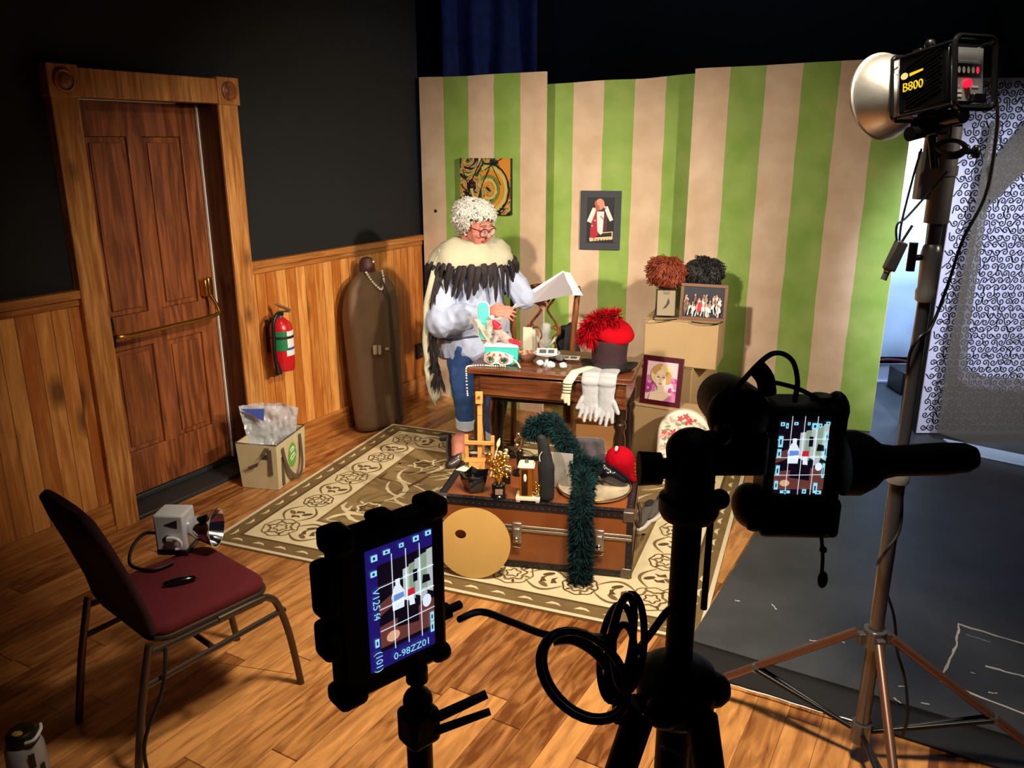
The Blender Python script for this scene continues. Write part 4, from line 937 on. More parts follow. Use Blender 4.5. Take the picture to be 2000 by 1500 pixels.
def picture(name, label, p, rz, tilt, w_, h_, fw, fm, draw, mats, cat='picture', depth=.014, group=None):
    t = thing(name, label, cat, p, rz, group); M = RX(-tilt) @ Matrix(((1, 0, 0, 0), (0, 0, 1, 0), (0, 1, 0, 0), (0, 0, 0, 1)))   # local x,z -> picture, y = depth
    f = MB()
    for (x0_, x1_, y0_, y1_) in ((-w_/2, w_/2, 0, fw), (-w_/2, w_/2, h_-fw, h_), (-w_/2, -w_/2+fw, fw, h_-fw), (w_/2-fw, w_/2, fw, h_-fw)):
        f.prism([(x0_, y0_), (x1_, y0_), (x1_, y1_), (x0_, y1_)], depth, M)
    obj('frame', f, fm, t, bevel=.0015)
    obj('backing', MB().prism([(-w_/2+.002, .002), (w_/2-.002, .002), (w_/2-.002, h_-.002), (-w_/2+.002, h_-.002)], .004, M @ TR(0, 0, depth*.6)), dkb, t)
    d = MB(); iw, ih = w_-2*fw, h_-2*fw
    class Dr:
        def __init__(s): s.k = 0
        def pt(s, p_): return (-iw/2+p_[0]*iw, fw+p_[1]*ih, depth*.5-.0002*s.k)
        def poly(s, pts, mi): s.k += 1; d.poly([s.pt(q) for q in pts], M, mi)
        def disc(s, c, rx, ry, mi, rot=0, n=18):
            s.k += 1; pts = []
            for j in range(n):
                a = 2*PI*j/n; x, y = rx*math.cos(a), ry*math.sin(a); pts.append(s.pt((c[0]+(x*math.cos(rot)-y*math.sin(rot)), c[1]+(x*math.sin(rot)+y*math.cos(rot)))))
            d.poly(pts, M, mi)
        def line(s, pts, w2, mi): s.k += 1; d.line([s.pt(q)[:2] for q in pts], w2, M, mi, z=depth*.5-.0002*s.k)
    draw(Dr()); obj('print', d, mats, t, recalc=False); return t
skin_p = mat('print_skin', (240, 214, 186), .5); prt = lambda n, c: mat('print_'+n, c, .5)
def draw_blonde(D):
    D.poly([(0, 0), (1, 0), (1, 1), (0, 1)], 0)
    for k in range(14): D.disc((random.uniform(0, .3), random.uniform(.1, .62)), .09, .05, 1 if k % 2 else 2, random.uniform(0, 3))
    for k in range(12): D.disc((random.uniform(.75, 1)*.96, random.uniform(.1, .6)), .07, .05, 2 if k % 2 else 1, random.uniform(0, 3))
    D.poly([(.12, 0), (.16, .16), (.36, .26), (.62, .27), (.86, .2), (.9, .12), (.7, .0)], 3)
    D.disc((.47, .66), .33, .27, 4); D.disc((.36, .80), .2, .12, 5, .5); D.disc((.64, .78), .2, .13, 4, -.4); D.disc((.70, .6), .12, .16, 5)
    D.poly([(.38, .2), (.60, .2), (.58, .42), (.40, .42)], 3); D.disc((.47, .55), .18, .24, 3)
    D.disc((.39, .60), .05, .018, 6); D.disc((.56, .60), .05, .018, 6); D.line([(.33, .645), (.44, .655)], .003, 5); D.line([(.51, .655), (.62, .645)], .003, 5); D.disc((.475, .43), .055, .02, 7); D.line([(.47, .6), (.46, .5), (.49, .49)], .002, 5)
    D.poly([(.6, .0), (.95, .25), (1, .1), (1, 0)], 2)
c = at(1291, 778, 4.70); c.z = .362
picture('portrait_frame', 'maroon-framed portrait of a blonde woman in magenta leaning on the beige blocks', (c.x-.01, c.y+.0, .3622), math.radians(-27), math.radians(9), .252, .30, .030, mat('maroon_frame', (74, 14, 26), .35, coat=.3), draw_blonde,
        [prt('pinkbg', (232, 196, 206)), prt('magenta', (178, 60, 148)), prt('mauve', (206, 120, 178)), skin_p, prt('blonde', (232, 206, 150)), prt('gold', (196, 150, 90)), prt('lid', (140, 90, 80)), prt('lips', (206, 110, 104))], group='framed pictures on the blocks')
def draw_group(D):
    D.poly([(0, 0), (1, 0), (1, 1), (0, 1)], 0); rnd = random.Random(9)
    for k in range(46):
        x = rnd.uniform(.05, .95); y = rnd.uniform(.25, .62); mi = rnd.choice((1, 1, 1, 3, 4)); D.disc((x, y), .035, .10, mi, rnd.uniform(-.4, .4), 8); D.disc((x, y+.12), .024, .04, 2, 0, 10); D.line([(x, y), (x+rnd.uniform(-.05, .05), y-.25)], .006, mi)
    D.poly([(.36, .2), (.47, .2), (.46, .5), (.38, .5)], 5)
c = at(1371, 618, 4.93); 
picture('group_photo_frame', 'silver and wood framed group photo of a costumed cast on the upper beige block', (c.x-.005, 4.905, zt+.001), math.radians(-20), math.radians(7), .285, .225, .02, mat('frame_wood', (128, 92, 76), .35, .3), draw_group,
        [prt('night', (34, 36, 54)), prt('w', (238, 234, 230)), prt('face', (206, 140, 112)), prt('grey', (150, 140, 134)), prt('brown', (120, 84, 70)), prt('red', (206, 40, 64))], group='framed pictures on the blocks')
def draw_small(D):
    D.poly([(0, 0), (1, 0), (1, 1), (0, 1)], 0); D.poly([(.3, .25), (.5, .45), (.62, .72), (.7, .5), (.5, .3)], 1); D.disc((.5, .88), .2, .05, 2)
c = at(1300, 615, 4.98)
picture('easel_picture', 'small brown picture with a dark leaf shape on a wire easel under the auburn wig', (c.x+.0, 4.975, zt+.012), math.radians(-8), math.radians(14), .125, .17, .006, dkb, draw_small, [prt('khaki', (150, 132, 104)), prt('leafdark', (40, 34, 30)), prt('khaki2', (110, 98, 80))])
wr = MB(); q = Vector((c.x, 4.975, zt+.004))
wr.tube(smoothpath([q+Vector((-.075, -.0, .01)), q+Vector((-.085, -.06, .002)), q+Vector((-.03, -.075, .001)), q+Vector((.06, -.05, .001))], 8), .003, 6); wr.tube([q+Vector((-.07, .0, .0)), q+Vector((-.05, .06, .12))], .003, 6)
tag(obj('wire_stand', wr, dkb), 'black wire easel holding the small brown picture', 'easel')
wr = MB(); q = Vector((at(1371, 620, 4.84).x, 4.85, zt+.002)); wr.tube(smoothpath([q+Vector((-.06, .01, .002)), q+Vector((-.0, -.03, .001)), q+Vector((.08, -.05, .001)), q+Vector((.13, .0, .002))], 8), .003, 6); tag(obj('wire_stand', wr, dkb), 'black wire foot in front of the framed group photo', 'easel')
# floral round cushion / hat box lid
c = at(1336, 845, 4.46); t = thing('floral_cushion', 'cream floral cushion with rounded top standing before the beige blocks behind the tripod head', 'cushion', (c.x, c.y, .001), math.radians(-12))
AW, AH = .152, .405; Mx = RX(-.10)
out = [(-AW, 0), (AW, 0)]+[(AW*math.cos(a), AH-AW+AW*math.sin(a)) for a in [PI*k/24 for k in range(25)]]
MA = Mx @ Matrix(((1, 0, 0, 0), (0, 0, 1, -.04), (0, 1, 0, 0), (0, 0, 0, 1)))
obj('cover', MB().prism(out, .08, MA), mat('floral_base', (232, 220, 204), .8, var=.10, scale=16), t, bevel=.02)
d = MB(); rnd = random.Random(6); d.T = MA @ TR(0, 0, -.0008)
for k in range(190):
    x = rnd.uniform(-.13, .13); y = rnd.uniform(.03, .40); s = rnd.uniform(.006, .016); mi = rnd.choice((0, 0, 1, 1, 1, 2, 3))
    if y > AH-AW and math.hypot(x, y-AH+AW) > .128: continue
    if mi == 2:
        for j in range(5): d.disc((x+s*.9*math.cos(j*1.257), y+s*.9*math.sin(j*1.257), -.00001*k), s*.8, s*.45, None, mi, 8, j*1.257)
    else: d.disc((x, y, -.00001*k), s*1.5, s*.6, None, mi, 8, rnd.uniform(0, 3))
obj('flowers', d, [mat('fl_green', (150, 150, 118), .8), mat('fl_grey', (190, 176, 160), .8), mat('fl_red', (198, 72, 78), .8), mat('fl_pink', (222, 160, 156), .8)], t, recalc=False)
# cardboard box under the desk
p = on(1165, 872); t = thing('cardboard_box', 'open tan cardboard box on the floor behind the desk legs', 'box', (p.x-.14, p.y, 0), math.radians(-15)); cb = mat('cardboard', (196, 142, 84), .8, var=.06)
obj('carton', MB().bx(0, .30, 0, .005, 0, .19).bx(0, .30, .22, .225, 0, .19).bx(0, .005, 0, .225, 0, .19).bx(.295, .30, 0, .225, 0, .19).bx(0, .3, 0, .225, 0, .005), cb, t)
obj('flap', MB().hexa([(-.0, 0, .19), (.3, 0, .19), (.3, .005, .19), (0, .005, .19)], [(.03, -.08, .225), (.30, -.08, .23), (.3, -.076, .233), (.03, -.076, .229)]), cb, t); obj('flap', MB().hexa([(0, .22, .19), (.3, .22, .19), (.3, .225, .19), (0, .225, .19)], [(.0, .26, .29), (.3, .26, .29), (.3, .265, .29), (0, .265, .29)]), cb, t)

# ------------------------------------------------------------------ art on the flats
p = W(0, .597, 1.42); t = thing('abstract_painting', 'unframed abstract painting of orange and yellow swirls above the woman', 'painting', p-DV*.034, WA-PI/2)
obj('canvas', MB().bx(-.205, .205, -.0, .03, 0, .378), mat('canvas_edge', (34, 34, 30), .7), t, bevel=.002)
m = bpy.data.materials.new('abstract'); m.use_nodes = True; nt = m.node_tree; N = nt.nodes; L = nt.links; tc = N.new('ShaderNodeTexCoord')
wv = N.new('ShaderNodeTexNoise'); wv.inputs['Scale'].default_value = 4.2; wv.inputs['Detail'].default_value = 2.5; wv.inputs['Distortion'].default_value = 2.6; L.new(tc.outputs['Object'], wv.inputs['Vector'])
r = N.new('ShaderNodeValToRGB'); r.color_ramp.interpolation = 'CONSTANT'; e = r.color_ramp.elements; cols = [(0, (18, 22, 20)), (.36, (52, 62, 48)), (.42, (128, 138, 62)), (.455, (196, 180, 104)), (.485, (206, 140, 60)), (.515, (150, 72, 40)), (.545, (222, 200, 140)), (.575, (96, 52, 40)), (.61, (30, 32, 30)), (.68, (170, 168, 146))]
e[0].position = 0; e[0].color = (*lin(cols[0][1]), 1); e[1].position = cols[1][0]; e[1].color = (*lin(cols[1][1]), 1)
for ps, c_ in cols[2:]: q = e.new(ps); q.color = (*lin(c_), 1)
L.new(wv.outputs['Fac'], r.inputs[0]); L.new(r.outputs[0], N['Principled BSDF'].inputs['Base Color'])
d = MB(); d.T = Matrix(((1, 0, 0, 0), (0, 0, 1, -.0008), (0, 1, 0, 0), (0, 0, 0, 1))); d.poly([(-.205, 0), (.205, 0), (.205, .378), (-.205, .378)], mi=0)
d.poly([(.1, .378, -.0004), (.13, .30, -.0004), (.17, .22, -.0004), (.205, .24, -.0004), (.205, .378, -.0004)], mi=2)
def arc(cx, cy, rx, ry, a0, a1): return [(cx+rx*math.cos(math.radians(a0+(a1-a0)*k/18)), cy+ry*math.sin(math.radians(a0+(a1-a0)*k/18))) for k in range(19)]
for k, (rx, mi, w_) in enumerate([(.165, 1, .012), (.14, 3, .026), (.11, 2, .03), (.085, 4, .018), (.06, 3, .02), (.035, 2, .02)]): d.line(arc(.03, .17, rx, rx*1.05, -200+k*20, 100+k*12), w_, mi=mi, z=-.0006-.0002*k)
for pts in ([(-.2, .2), (-.05, .06), (.0, .02)], [(-.2, .06), (-.1, .24), (-.02, .378)], [(.0, .30), (.14, .378)], [(-.08, .03), (-.02, .2), (.06, .36)], [(.0, .24), (.06, .33), (.13, .20)], [(-.18, .30), (-.1, .1)]): d.line(pts, .007, mi=1, z=-.002)
obj('paint', d, [m, mat('pt_black', (20, 20, 18), .5), mat('pt_orange', (222, 146, 50), .5), mat('pt_yellow', (206, 190, 100), .5), mat('pt_green', (112, 134, 60), .5)], t, recalc=False)
def draw_actor(D):
    D.poly([(0, 0), (1, 0), (1, 1), (0, 1)], 0)
    D.poly([(.12, .03), (.98, .08), (.98, .26), (.28, .22), (.1, .1)], 6); D.poly([(.3, .12), (.94, .15), (.94, .24), (.32, .2)], 0)
    for k in range(6): D.poly([(.25+.11*k, .05), (.31+.11*k, .055), (.28+.11*k, .1)], 5)
    D.poly([(.12, .12), (.15, .42), (.26, .66), (.44, .70), (.46, .2), (.3, .1)], 1); D.poly([(.62, .25), (.60, .66), (.76, .62), (.74, .26)], 5)
    D.poly([(.40, .26), (.36, .70), (.64, .70), (.60, .22), (.52, .18)], 2)
    D.poly([(-.0, .48), (.2, .78), (.36, .78), (.30, .66), (.16, .44)], 2); D.poly([(.98, .52), (.76, .82), (.62, .80), (.74, .62), (.86, .48)], 2)
    D.poly([(.32, .80), (.40, .70), (.62, .70), (.72, .80), (.56, .74)], 5)
    D.disc((.47, .86), .17, .125, 3); D.disc((.38, .78), .08, .07, 4); D.disc((.32, .88), .05, .05, 4); D.disc((.60, .82), .07, .03, 3)
    D.line([(.5, .60), (.64, .52), (.62, .34)], .004, 0); D.disc((.30, .5), .03, .015, 2); D.disc((.2, .38), .03, .015, 2)
d = Vector((1.02, -.17, 0)).normalized(); pc = at(1171.5, 489, 5.745); fy = 5.86+(pc.x-.215)*(-.17/1.02)
t = picture('matted_photo', 'grey-matted photo of a performer in a red vest pinned to the middle flat', (pc.x, fy-.016, pc.z), math.atan2(d.y, d.x), 0, .283, .408, .048, mat('mat_grey', (70, 72, 80), .8), draw_actor,
        [prt('black', (18, 18, 20)), prt('redv', (186, 20, 44)), prt('shirt', (242, 236, 232)), prt('skin2', (226, 152, 122)), prt('skin3', (190, 96, 76)), prt('wine', (96, 30, 44)), prt('sign', (232, 206, 160))], 'photo', .012)
# ------------------------------------------------------------------ woman at the desk
PB = Vector((-.235, 4.80, 0)); PY = math.radians(28)
BM = Matrix.Translation(PB) @ RZ(PY); BI = BM.inverted()
def L_(px, py, Y): return BI @ at(px, py, Y)
person = thing('person', 'woman with curly white hair and red glasses in a black-fringed shawl, reading at the desk', 'person', PB, PY)
skin = mat('skin', (198, 124, 106), .55, var=.08, scale=20, bump=.04, bscale=120)
HM = BI @ (Matrix.Translation(at(928, 440, 4.73)) @ RZ(math.radians(50)) @ RX(math.radians(17)) @ Matrix.Scale(1.06, 4))     # head: -y is the face
HMi = HM
def hp(x, y, z): return HM @ Vector((x, y, z))
elR = L_(858, 632, 4.60); wrR = L_(952, 611, 4.50); hdR = L_(990, 607, 4.50)
elL = L_(1023, 580, 4.80); wrL = L_(1018, 588, 4.85); hdL = L_(1040, 586, 4.87)
caps = [((0, .0, .80), (.15, .11, .09), (0, .0, 1.12), (.15, .10, .10)), ((0, 0, 1.12), (.15, .10, .1), (0, .01, 1.24), (.13, .08, .05)),
        ((-.15, .01, 1.25), .055, (.15, .01, 1.25), .055), ((0, .01, 1.24), .06, hp(0, .03, -.07), .052),
        ((-.17, .01, 1.24), .052, elR, .042), (elR, .042, wrR, .027), ((.17, .01, 1.24), .052, elL, .042), (elL, .042, wrL, .027)]
# head and face
caps += [(hp(0, .012, .025), .080, hp(0, -.008, .025), .078), (hp(0, -.02, -.03), .062, hp(0, -.052, -.078), .032), (hp(-.034, -.05, -.025), .032, hp(-.018, -.055, -.07), .024),
         (hp(.034, -.05, -.025), .032, hp(.018, -.055, -.07), .024), (hp(0, -.084, .015), .010, hp(0, -.110, -.022), .0125), (hp(-.012, -.092, -.027), .009, hp(.012, -.092, -.027), .009),
         (hp(-.034, -.074, .03), .012, hp(-.01, -.08, .03), .012), (hp(.034, -.074, .03), .012, hp(.01, -.08, .03), .012), (hp(-.014, -.08, -.050), .011, hp(.014, -.08, -.050), .011),
         (hp(-.078, .01, .0), .012, hp(-.080, .018, -.03), .009), (hp(.078, .01, .0), .012, hp(.080, .018, -.03), .009)]
# hands: palm, four fingers, thumb
def hand(w_, h_, up, side, curl):
    d = (h_-w_).normalized(); side = (side-d*side.dot(d)).normalized(); nrm = d.cross(side)
    c = [(w_, .026, w_+d*.03, .030), (w_+d*.02-side*.018, .018, w_+d*.085-side*.026, .014), (w_+d*.02+side*.018, .018, w_+d*.08+side*.026, .014), (w_+d*.03, .018, w_+d*.085, .015)]
    for k, (s, l) in enumerate(((-.030, .070), (-.010, .080), (.011, .075), (.030, .058))):
        a = w_+d*.085+side*s; b = a+d*l*.5+nrm*curl*.012*(1+.2*k)+side*s*.12; e = b+d*l*.42+nrm*curl*.026*(1+.15*k)+side*s*.05; c += [(a, .0095, b, .0088), (b, .0088, e, .0072)]
    t0 = w_+d*.025-side*.026; t1 = t0+d*.035-side*.022-nrm*.006*curl; t2 = t1+d*.030-side*.002+nrm*.012*curl; c += [(t0, .013, t1, .0105), (t1, .0105, t2, .008)]
    return c
caps += hand(wrR, hdR, None, Vector((.1, -.75, -.5)), .9)
caps += hand(wrL, hdL, None, Vector((.3, .8, -.4)), -1.0)
# legs and feet
hipR, hipL = Vector((-.095, 0, .78)), Vector((.095, 0, .78))
knR = L_(908, 772, 4.62); anR = L_(914, 842, 4.66); baR = L_(893, 896, 4.60); baR.z = .035; toR = baR+(baR-anR).normalized()*.0
dR_ = Vector((baR.x-anR.x, baR.y-anR.y, 0)).normalized(); toR = baR+dR_*.06; toR.z = .028
knL = L_(968, 790, 4.72); anL = L_(962, 850, 4.86); baL = anL+Vector((.03, -.11, 0)); baL.z = .03; anL.z = .10
caps += [((-.09, 0, .82), .10, knR, .062), (knR, .058, anR, .042), (anR, .040, L_(897, 862, 4.66), .052), (L_(897, 862, 4.66), .050, baR, .036), (baR, .036, toR, .026), (anR, .036, anR+Vector((0, .04, -.03)), .03),
         ((.09, 0, .82), .10, knL, .062), (knL, .058, anL, .04), (anL, .04, baL, .034)]
obj('body', blob(caps, .0052, 3), skin, person)
# eyes, brows, lips, glasses
ey = MB(); 
for s in (-1, 1): ey.sph(hp(s*.031, -.0745, .006), .0135, 12, 8)
obj('eyelids', ey, mat('eyelid', (206, 132, 112), .5), person)
la = MB()
for s in (-1, 1): la.tube([hp(s*.031+.014*math.cos(a), -.089+.004*abs(math.cos(a)), .001-.005*math.sin(a)) for a in [PI*k/8 for k in range(9)]], .0018, 6); la.tube([hp(s*(.014+.03*k/5), -.090+.008*(k/5)**2, .030+.006*math.sin(PI*k/5)) for k in range(6)], .003, 6)
obj('lashes_and_brows', la, mat('brow', (120, 96, 84), .8), person)
obj('lips', MB().sph(hp(0, -.0905, -.052), (.019, .010, .0042), 14, 8, R=HM.to_3x3()).sph(hp(0, -.0895, -.059), (.016, .009, .0042), 14, 8, R=HM.to_3x3()), mat('lips', (172, 66, 66), .45), person)
gl = MB(); sq = lambda a, p: math.copysign(abs(a)**p, a)
for s in (-1, 1):
    gl.tube([hp(s*.034+.028*sq(math.cos(a), .8), -.107+.010*abs(s*.034+.028*math.cos(a))/.06, -.004+.021*sq(math.sin(a), .8)) for a in [2*PI*k/24 for k in range(24)]], .0030, 6, closed=True)
    gl.tube([hp(s*.060, -.098, .010), hp(s*.078, -.07, .010), hp(s*.083, -.0, .004), hp(s*.083, .02, -.012)], .0032, 6)
gl.tube([hp(-.008, -.108, .004), hp(0, -.112, .008), hp(.008, -.108, .004)], .003, 6)
g = obj('glasses', gl, mat('red_frame', (96, 10, 26), .25, coat=.4), person)
ln = MB()
for s in (-1, 1): ln.poly([hp(s*.034+.026*math.cos(a), -.104, -.004+.019*math.sin(a)) for a in [2*PI*k/18 for k in range(18)]])
obj('lens', ln, glass('lens', (255, 255, 255), .10, .02), g).modifiers.new('so', 'SOLIDIFY').thickness = .001
# hair
hw = mat('hair_white', (172, 168, 158), .6, var=.22, scale=50); hw2 = mat('hair_white2', (190, 186, 178), .55, var=.22, scale=70)
hc = [(hp(0, .03, .042), .094, hp(0, .004, .050), .086), (hp(-.05, .03, .0), .055, hp(-.055, .02, .04), .055), (hp(.05, .03, .0), .055, hp(.055, .02, .04), .055), (hp(0, .07, -.01), .062, hp(0, .06, .04), .08), (hp(-.045, -.035, .078), .024, hp(.045, -.035, .078), .024), (hp(-.03, .065, -.055), .035, hp(.03, .065, -.055), .035)]
hair = obj('hair', blob(hc, .008, 3, .018, 22), hw, person)
h = MB(); rnd = random.Random(21); crown = Vector((.01, .03, .135))
for k in range(1500):
    z = rnd.uniform(-.72, 1); a = rnd.uniform(0, 2*PI); rr = math.sqrt(max(0, 1-z*z)); o_ = Vector((rr*math.cos(a), rr*math.sin(a), z))
    if o_.y < -.42 and o_.z < .50: continue
    if o_.y < -.05 and o_.z < -.15: continue
    S3 = Vector((.101, .110, .090)); c0 = Vector((0, .018, .040))
    def onhair(v): v = v.normalized(); return c0+Vector((v.x*S3.x, v.y*S3.y, v.z*S3.z))
    fl = (o_-Vector((.05, .15, 1))).normalized(); fl = (fl-o_*fl.dot(o_)).normalized(); sw = o_.cross(fl)*rnd.uniform(-.55, .55); d_ = (fl+sw).normalized(); l = rnd.uniform(.32, .62); ph = rnd.uniform(0, 6)
    q = []
    for j_ in range(6):
        t_ = j_/5; v = o_+d_*l*t_+o_.cross(d_)*.08*math.sin(t_*6+ph); q.append(onhair(v)+v.normalized()*(.004+.008*math.sin(PI*t_)+(.020*rnd.random()**2 if t_ > .7 else 0)))
    h.tube([HM @ v for v in q], [.0024, .0046, .0052, .0048, .0036, .0008], 5)
obj('curls', h, hw2, hair, sharp=80)
h = MB().tube([hp(-.10, .03, .06), hp(-.125, .03, .075), hp(-.14, .02, .07), hp(-.135, .01, .055)], [.01, .01, .008, .002], 6).tube([hp(-.10, .05, .03), hp(-.13, .05, .03), hp(-.135, .03, .015)], [.01, .009, .002], 6); obj('wisps', h, hw2, hair, sharp=80)
# shirt
shirt = mat('shirt_white', (166, 175, 202), .8, var=.03, bump=.06, bscale=30)
sc = [((.012, .0, .668), (.250, .175, .028), (.015, .0, .95), (.212, .15, .06)), ((0, 0, .95), (.205, .15, .06), (0, .0, 1.20), (.185, .12, .06)), ((-.14, .01, 1.23), .07, (.14, .01, 1.23), .07),
      ((-.17, .01, 1.22), .085, elR+Vector((0, 0, .01)), .088), (elR, .088, elR.lerp(wrR, .55), .075), (elR.lerp(wrR, .55), .075, elR.lerp(wrR, .80), .052),
      ((.17, .01, 1.22), .08, elL, .075), (elL, .075, elL.lerp(wrL, .7), .052)]
me = blob(sc, .008, 3)
me.update(); nn = [v.normal.copy() for v in me.vertices]
for v, n in zip(me.vertices, nn):
    q = v.co; f = noise.noise(Vector((q.x*10, q.y*10, q.z*3.5+q.x*7)))*.016+(1-2*abs(noise.noise(Vector((q.x*14+q.z*8, q.y*13, q.z*7)))))*.010-.006
    v.co += n*f
so = obj('shirt', me, shirt, person)
bt = MB(); 
for z in (.78, .88, .98, 1.08): bt.sph((.015+.004*math.sin(z*30), -.165+.045*(z-.78)/.3, z), .007, 8, 6)
obj('button', bt, white, so)
obj('waist_cord', MB().tube([(.222*math.cos(a), .167*math.sin(a), .80-.015*math.cos(2*a)) for a in [2*PI*k/30 for k in range(30)]], .006, 6, closed=True), mat('cord_dark', (60, 62, 84), .7), so)
# jeans
denim = mat('denim', (46, 80, 138), .85, var=.22, scale=14, bump=.2, bscale=260)
jc = [((-.085, 0, .80), (.11, .12, .05), knR, .078), (knR, .074, knR.lerp(anR, .72), .064), ((.085, 0, .80), (.11, .12, .05), knL, .078), (knL, .074, knL.lerp(anL, .8), .066), ((-.08, 0, .78), .12, (.08, 0, .78), .12)]
j = obj('jeans', blob(jc, .009, 3, .006, 18), denim, person)
def cuff(kn, an, t0, t1, r):
    a, b = kn.lerp(an, t0), kn.lerp(an, t1); m = MB(); u, v, d = basis(b-a)
    ring = lambda c, r_: [c+u*math.cos(2*PI*k/24)*r_+v*math.sin(2*PI*k/24)*r_ for k in range(24)]
    return m.loft([ring(a, r*.9), ring(a, r), ring(b, r*1.02), ring(b, r*.93), ring(a.lerp(b, .4), r*.88)], caps=False)
obj('cuff', wrinkle(cuff(knR, anR, .60, .84, .070), .004, 18), mat('cuff_pale', (196, 208, 226), .85, bump=.15, bscale=200), j)
obj('cuff', wrinkle(cuff(knL, anL, .68, .9, .070), .004, 18), mat('cuff_pale', (196, 208, 226)), j)
# shoes: dark mules, the near one with its heel raised
shoe_m = mat('mule', (58, 40, 38), .35, var=.15, coat=.3)
sk = mat('sock_pink', (226, 160, 160), .6)
def mule(an, ba, to, label):
    d = (to-ba); d.z = 0; d.normalize(); up = Vector((0, 0, 1)); heel = an+(an-ba).normalized()*.03-Vector((0, 0, .035))
    me = blob([(ba+Vector((0, 0, .006)), .043, to, .031), (ba, .043, ba.lerp(an, .18)+Vector((0, 0, -.004)), .041)], .005, 3)
    o = obj('shoe', me, shoe_m, person)
    P2 = smoothpath([L_(879, 848, 4.71), L_(878, 868, 4.68), L_(881, 890, 4.64), L_(889, 908, 4.60), L_(893, 914, 4.57)], 5); Yd = (BI.to_3x3() @ Vector((.25, .97, 0)))
    s = MB()
    for k in range(1): s.loft([[p-Yd*w_, p+Yd*w_, p+Yd*w_+(BI.to_3x3() @ Vector((-.012, 0, -.004))), p-Yd*w_+(BI.to_3x3() @ Vector((-.012, 0, -.004)))] for p, w_ in zip(P2, [.028+.014*math.sin(PI*min(1, i/19)) for i in range(len(P2))])])
    obj('sole', s, mat('sole', (34, 24, 24), .5), o)
    hc_ = L_(868, 853, 4.71); obj('heel', MB().cyl(hc_+(BI.to_3x3() @ Vector((.024, 0, 0))), hc_+(BI.to_3x3() @ Vector((-.030, 0, -.004))), .028, .024, 16), mat('sole', (34, 24, 24)), o)
mule(anR, baR, toR, ''); 
me = blob([(baL+Vector((0, 0, .0)), .04, baL+Vector((.02, -.05, -.002)), .03), (baL, .04, anL+Vector((0, .02, -.06)), .036)], .005, 3); obj('shoe', me, shoe_m, person)
# shawl: cream yoke, black feather fringe, long tail down her right side
shawl_m = mat('shawl_cream', (176, 170, 146), .8, var=.05, scale=14, bump=.15, bscale=60)
rings = []
for z, rx, ry, cy, tl in ((1.375, .085, .080, .01, .0), (1.385, .098, .092, .01, .0), (1.37, .135, .115, .0, .0), (1.345, .195, .14, .0, .0), (1.305, .238, .160, .0, .0), (1.272, .256, .176, .0, .0), (1.235, .262, .184, .0, .0), (1.222, .256, .18, 0, 0)):
    r = []
    for k in range(44):
        a = 2*PI*k/44; w_ = 1+.035*math.sin(a*7+z*20)*(z < 1.33); r.append((rx*w_*math.cos(a), cy+ry*w_*math.sin(a), z*1-.012+.006*math.sin(a*5+z*30)+(-.035 if math.sin(a) > .3 else 0)*(z < 1.3)))
    rings.append(r)
m = MB().loft(rings, caps=False); wrinkle(wrinkle(m, .016, 8, 4), .007, 20, 9)
s = obj('shawl', m, shawl_m, person, sharp=80); s.modifiers.new('so', 'SOLIDIFY').thickness = .006
fr_ = MB(); rnd = random.Random(8); fb = mat('fringe_black', (34, 24, 26), .8, var=.3, scale=40)
for k in range(46):
    a = 2*PI*(k+rnd.uniform(-.3, .3))/46; l = rnd.uniform(.13, .235)*(1.0 if math.sin(a) < .3 else .7); o_ = Vector((math.cos(a)*.258, math.sin(a)*.184, 1.232+rnd.uniform(-.014, .014))); out = Vector((math.cos(a), math.sin(a), 0)); tn = Vector((-math.sin(a), math.cos(a), 0)); sl = rnd.uniform(-.12, .12)+.38*math.cos(a)
    P_ = [o_+out*.010, o_+out*.022+Vector((0, 0, -l*.25))+tn*sl*l*.2, o_+out*.016+Vector((0, 0, -l*.7))+tn*sl*l*.6, o_+out*.006+Vector((0, 0, -l))+tn*sl*l]
    fr_.tube(smoothpath(P_, 3), [.015, .021, .022, .021, .020, .018, .016, .013, .010, .004], 8, flat=.45)
obj('fringe', wrinkle(fr_, .003, 40), fb, s, sharp=80)
T_ = [L_(868, 486, 4.70), L_(846, 560, 4.60), L_(838, 640, 4.60), L_(842, 710, 4.62), L_(850, 755, 4.63), L_(850, 790, 4.63)]
m = MB(); P_ = smoothpath(T_, 6); W_ = [.04, .034, .037, .038, .039, .04]+[.04]*6+[.041]*6+[.045, .048, .05, .052, .053, .052]+[.050, .046, .040, .032, .022, .012]+[.003]
m.loft([[p+Vector((w_*math.cos(b), .014*math.sin(b)+.008*math.sin(w_*300+i), 0)) for b in [2*PI*q/14 for q in range(14)]] for i, (p, w_) in enumerate(zip(P_, W_))])
obj('tail', m, shawl_m, s, sharp=80)
m = MB(); T2 = [p+Vector((.014, -.020, 0)) for p in (T_[0], T_[1], T_[2], T_[3], L_(850, 742, 4.61))]; P_ = smoothpath(T2, 6)
m.loft([[p+Vector((w_*math.cos(b), .012*math.sin(b), 0)) for b in [2*PI*q/10 for q in range(10)]] for p, w_ in zip(P_, [.018, .02, .022]+[.026]*14+[.025, .024, .022, .018, .014, .012, .008, .003])])
tufts(m, T2, .018, 150, .05, .016, 4, 1.6)
obj('tail_fringe', m, fb, s, sharp=80)
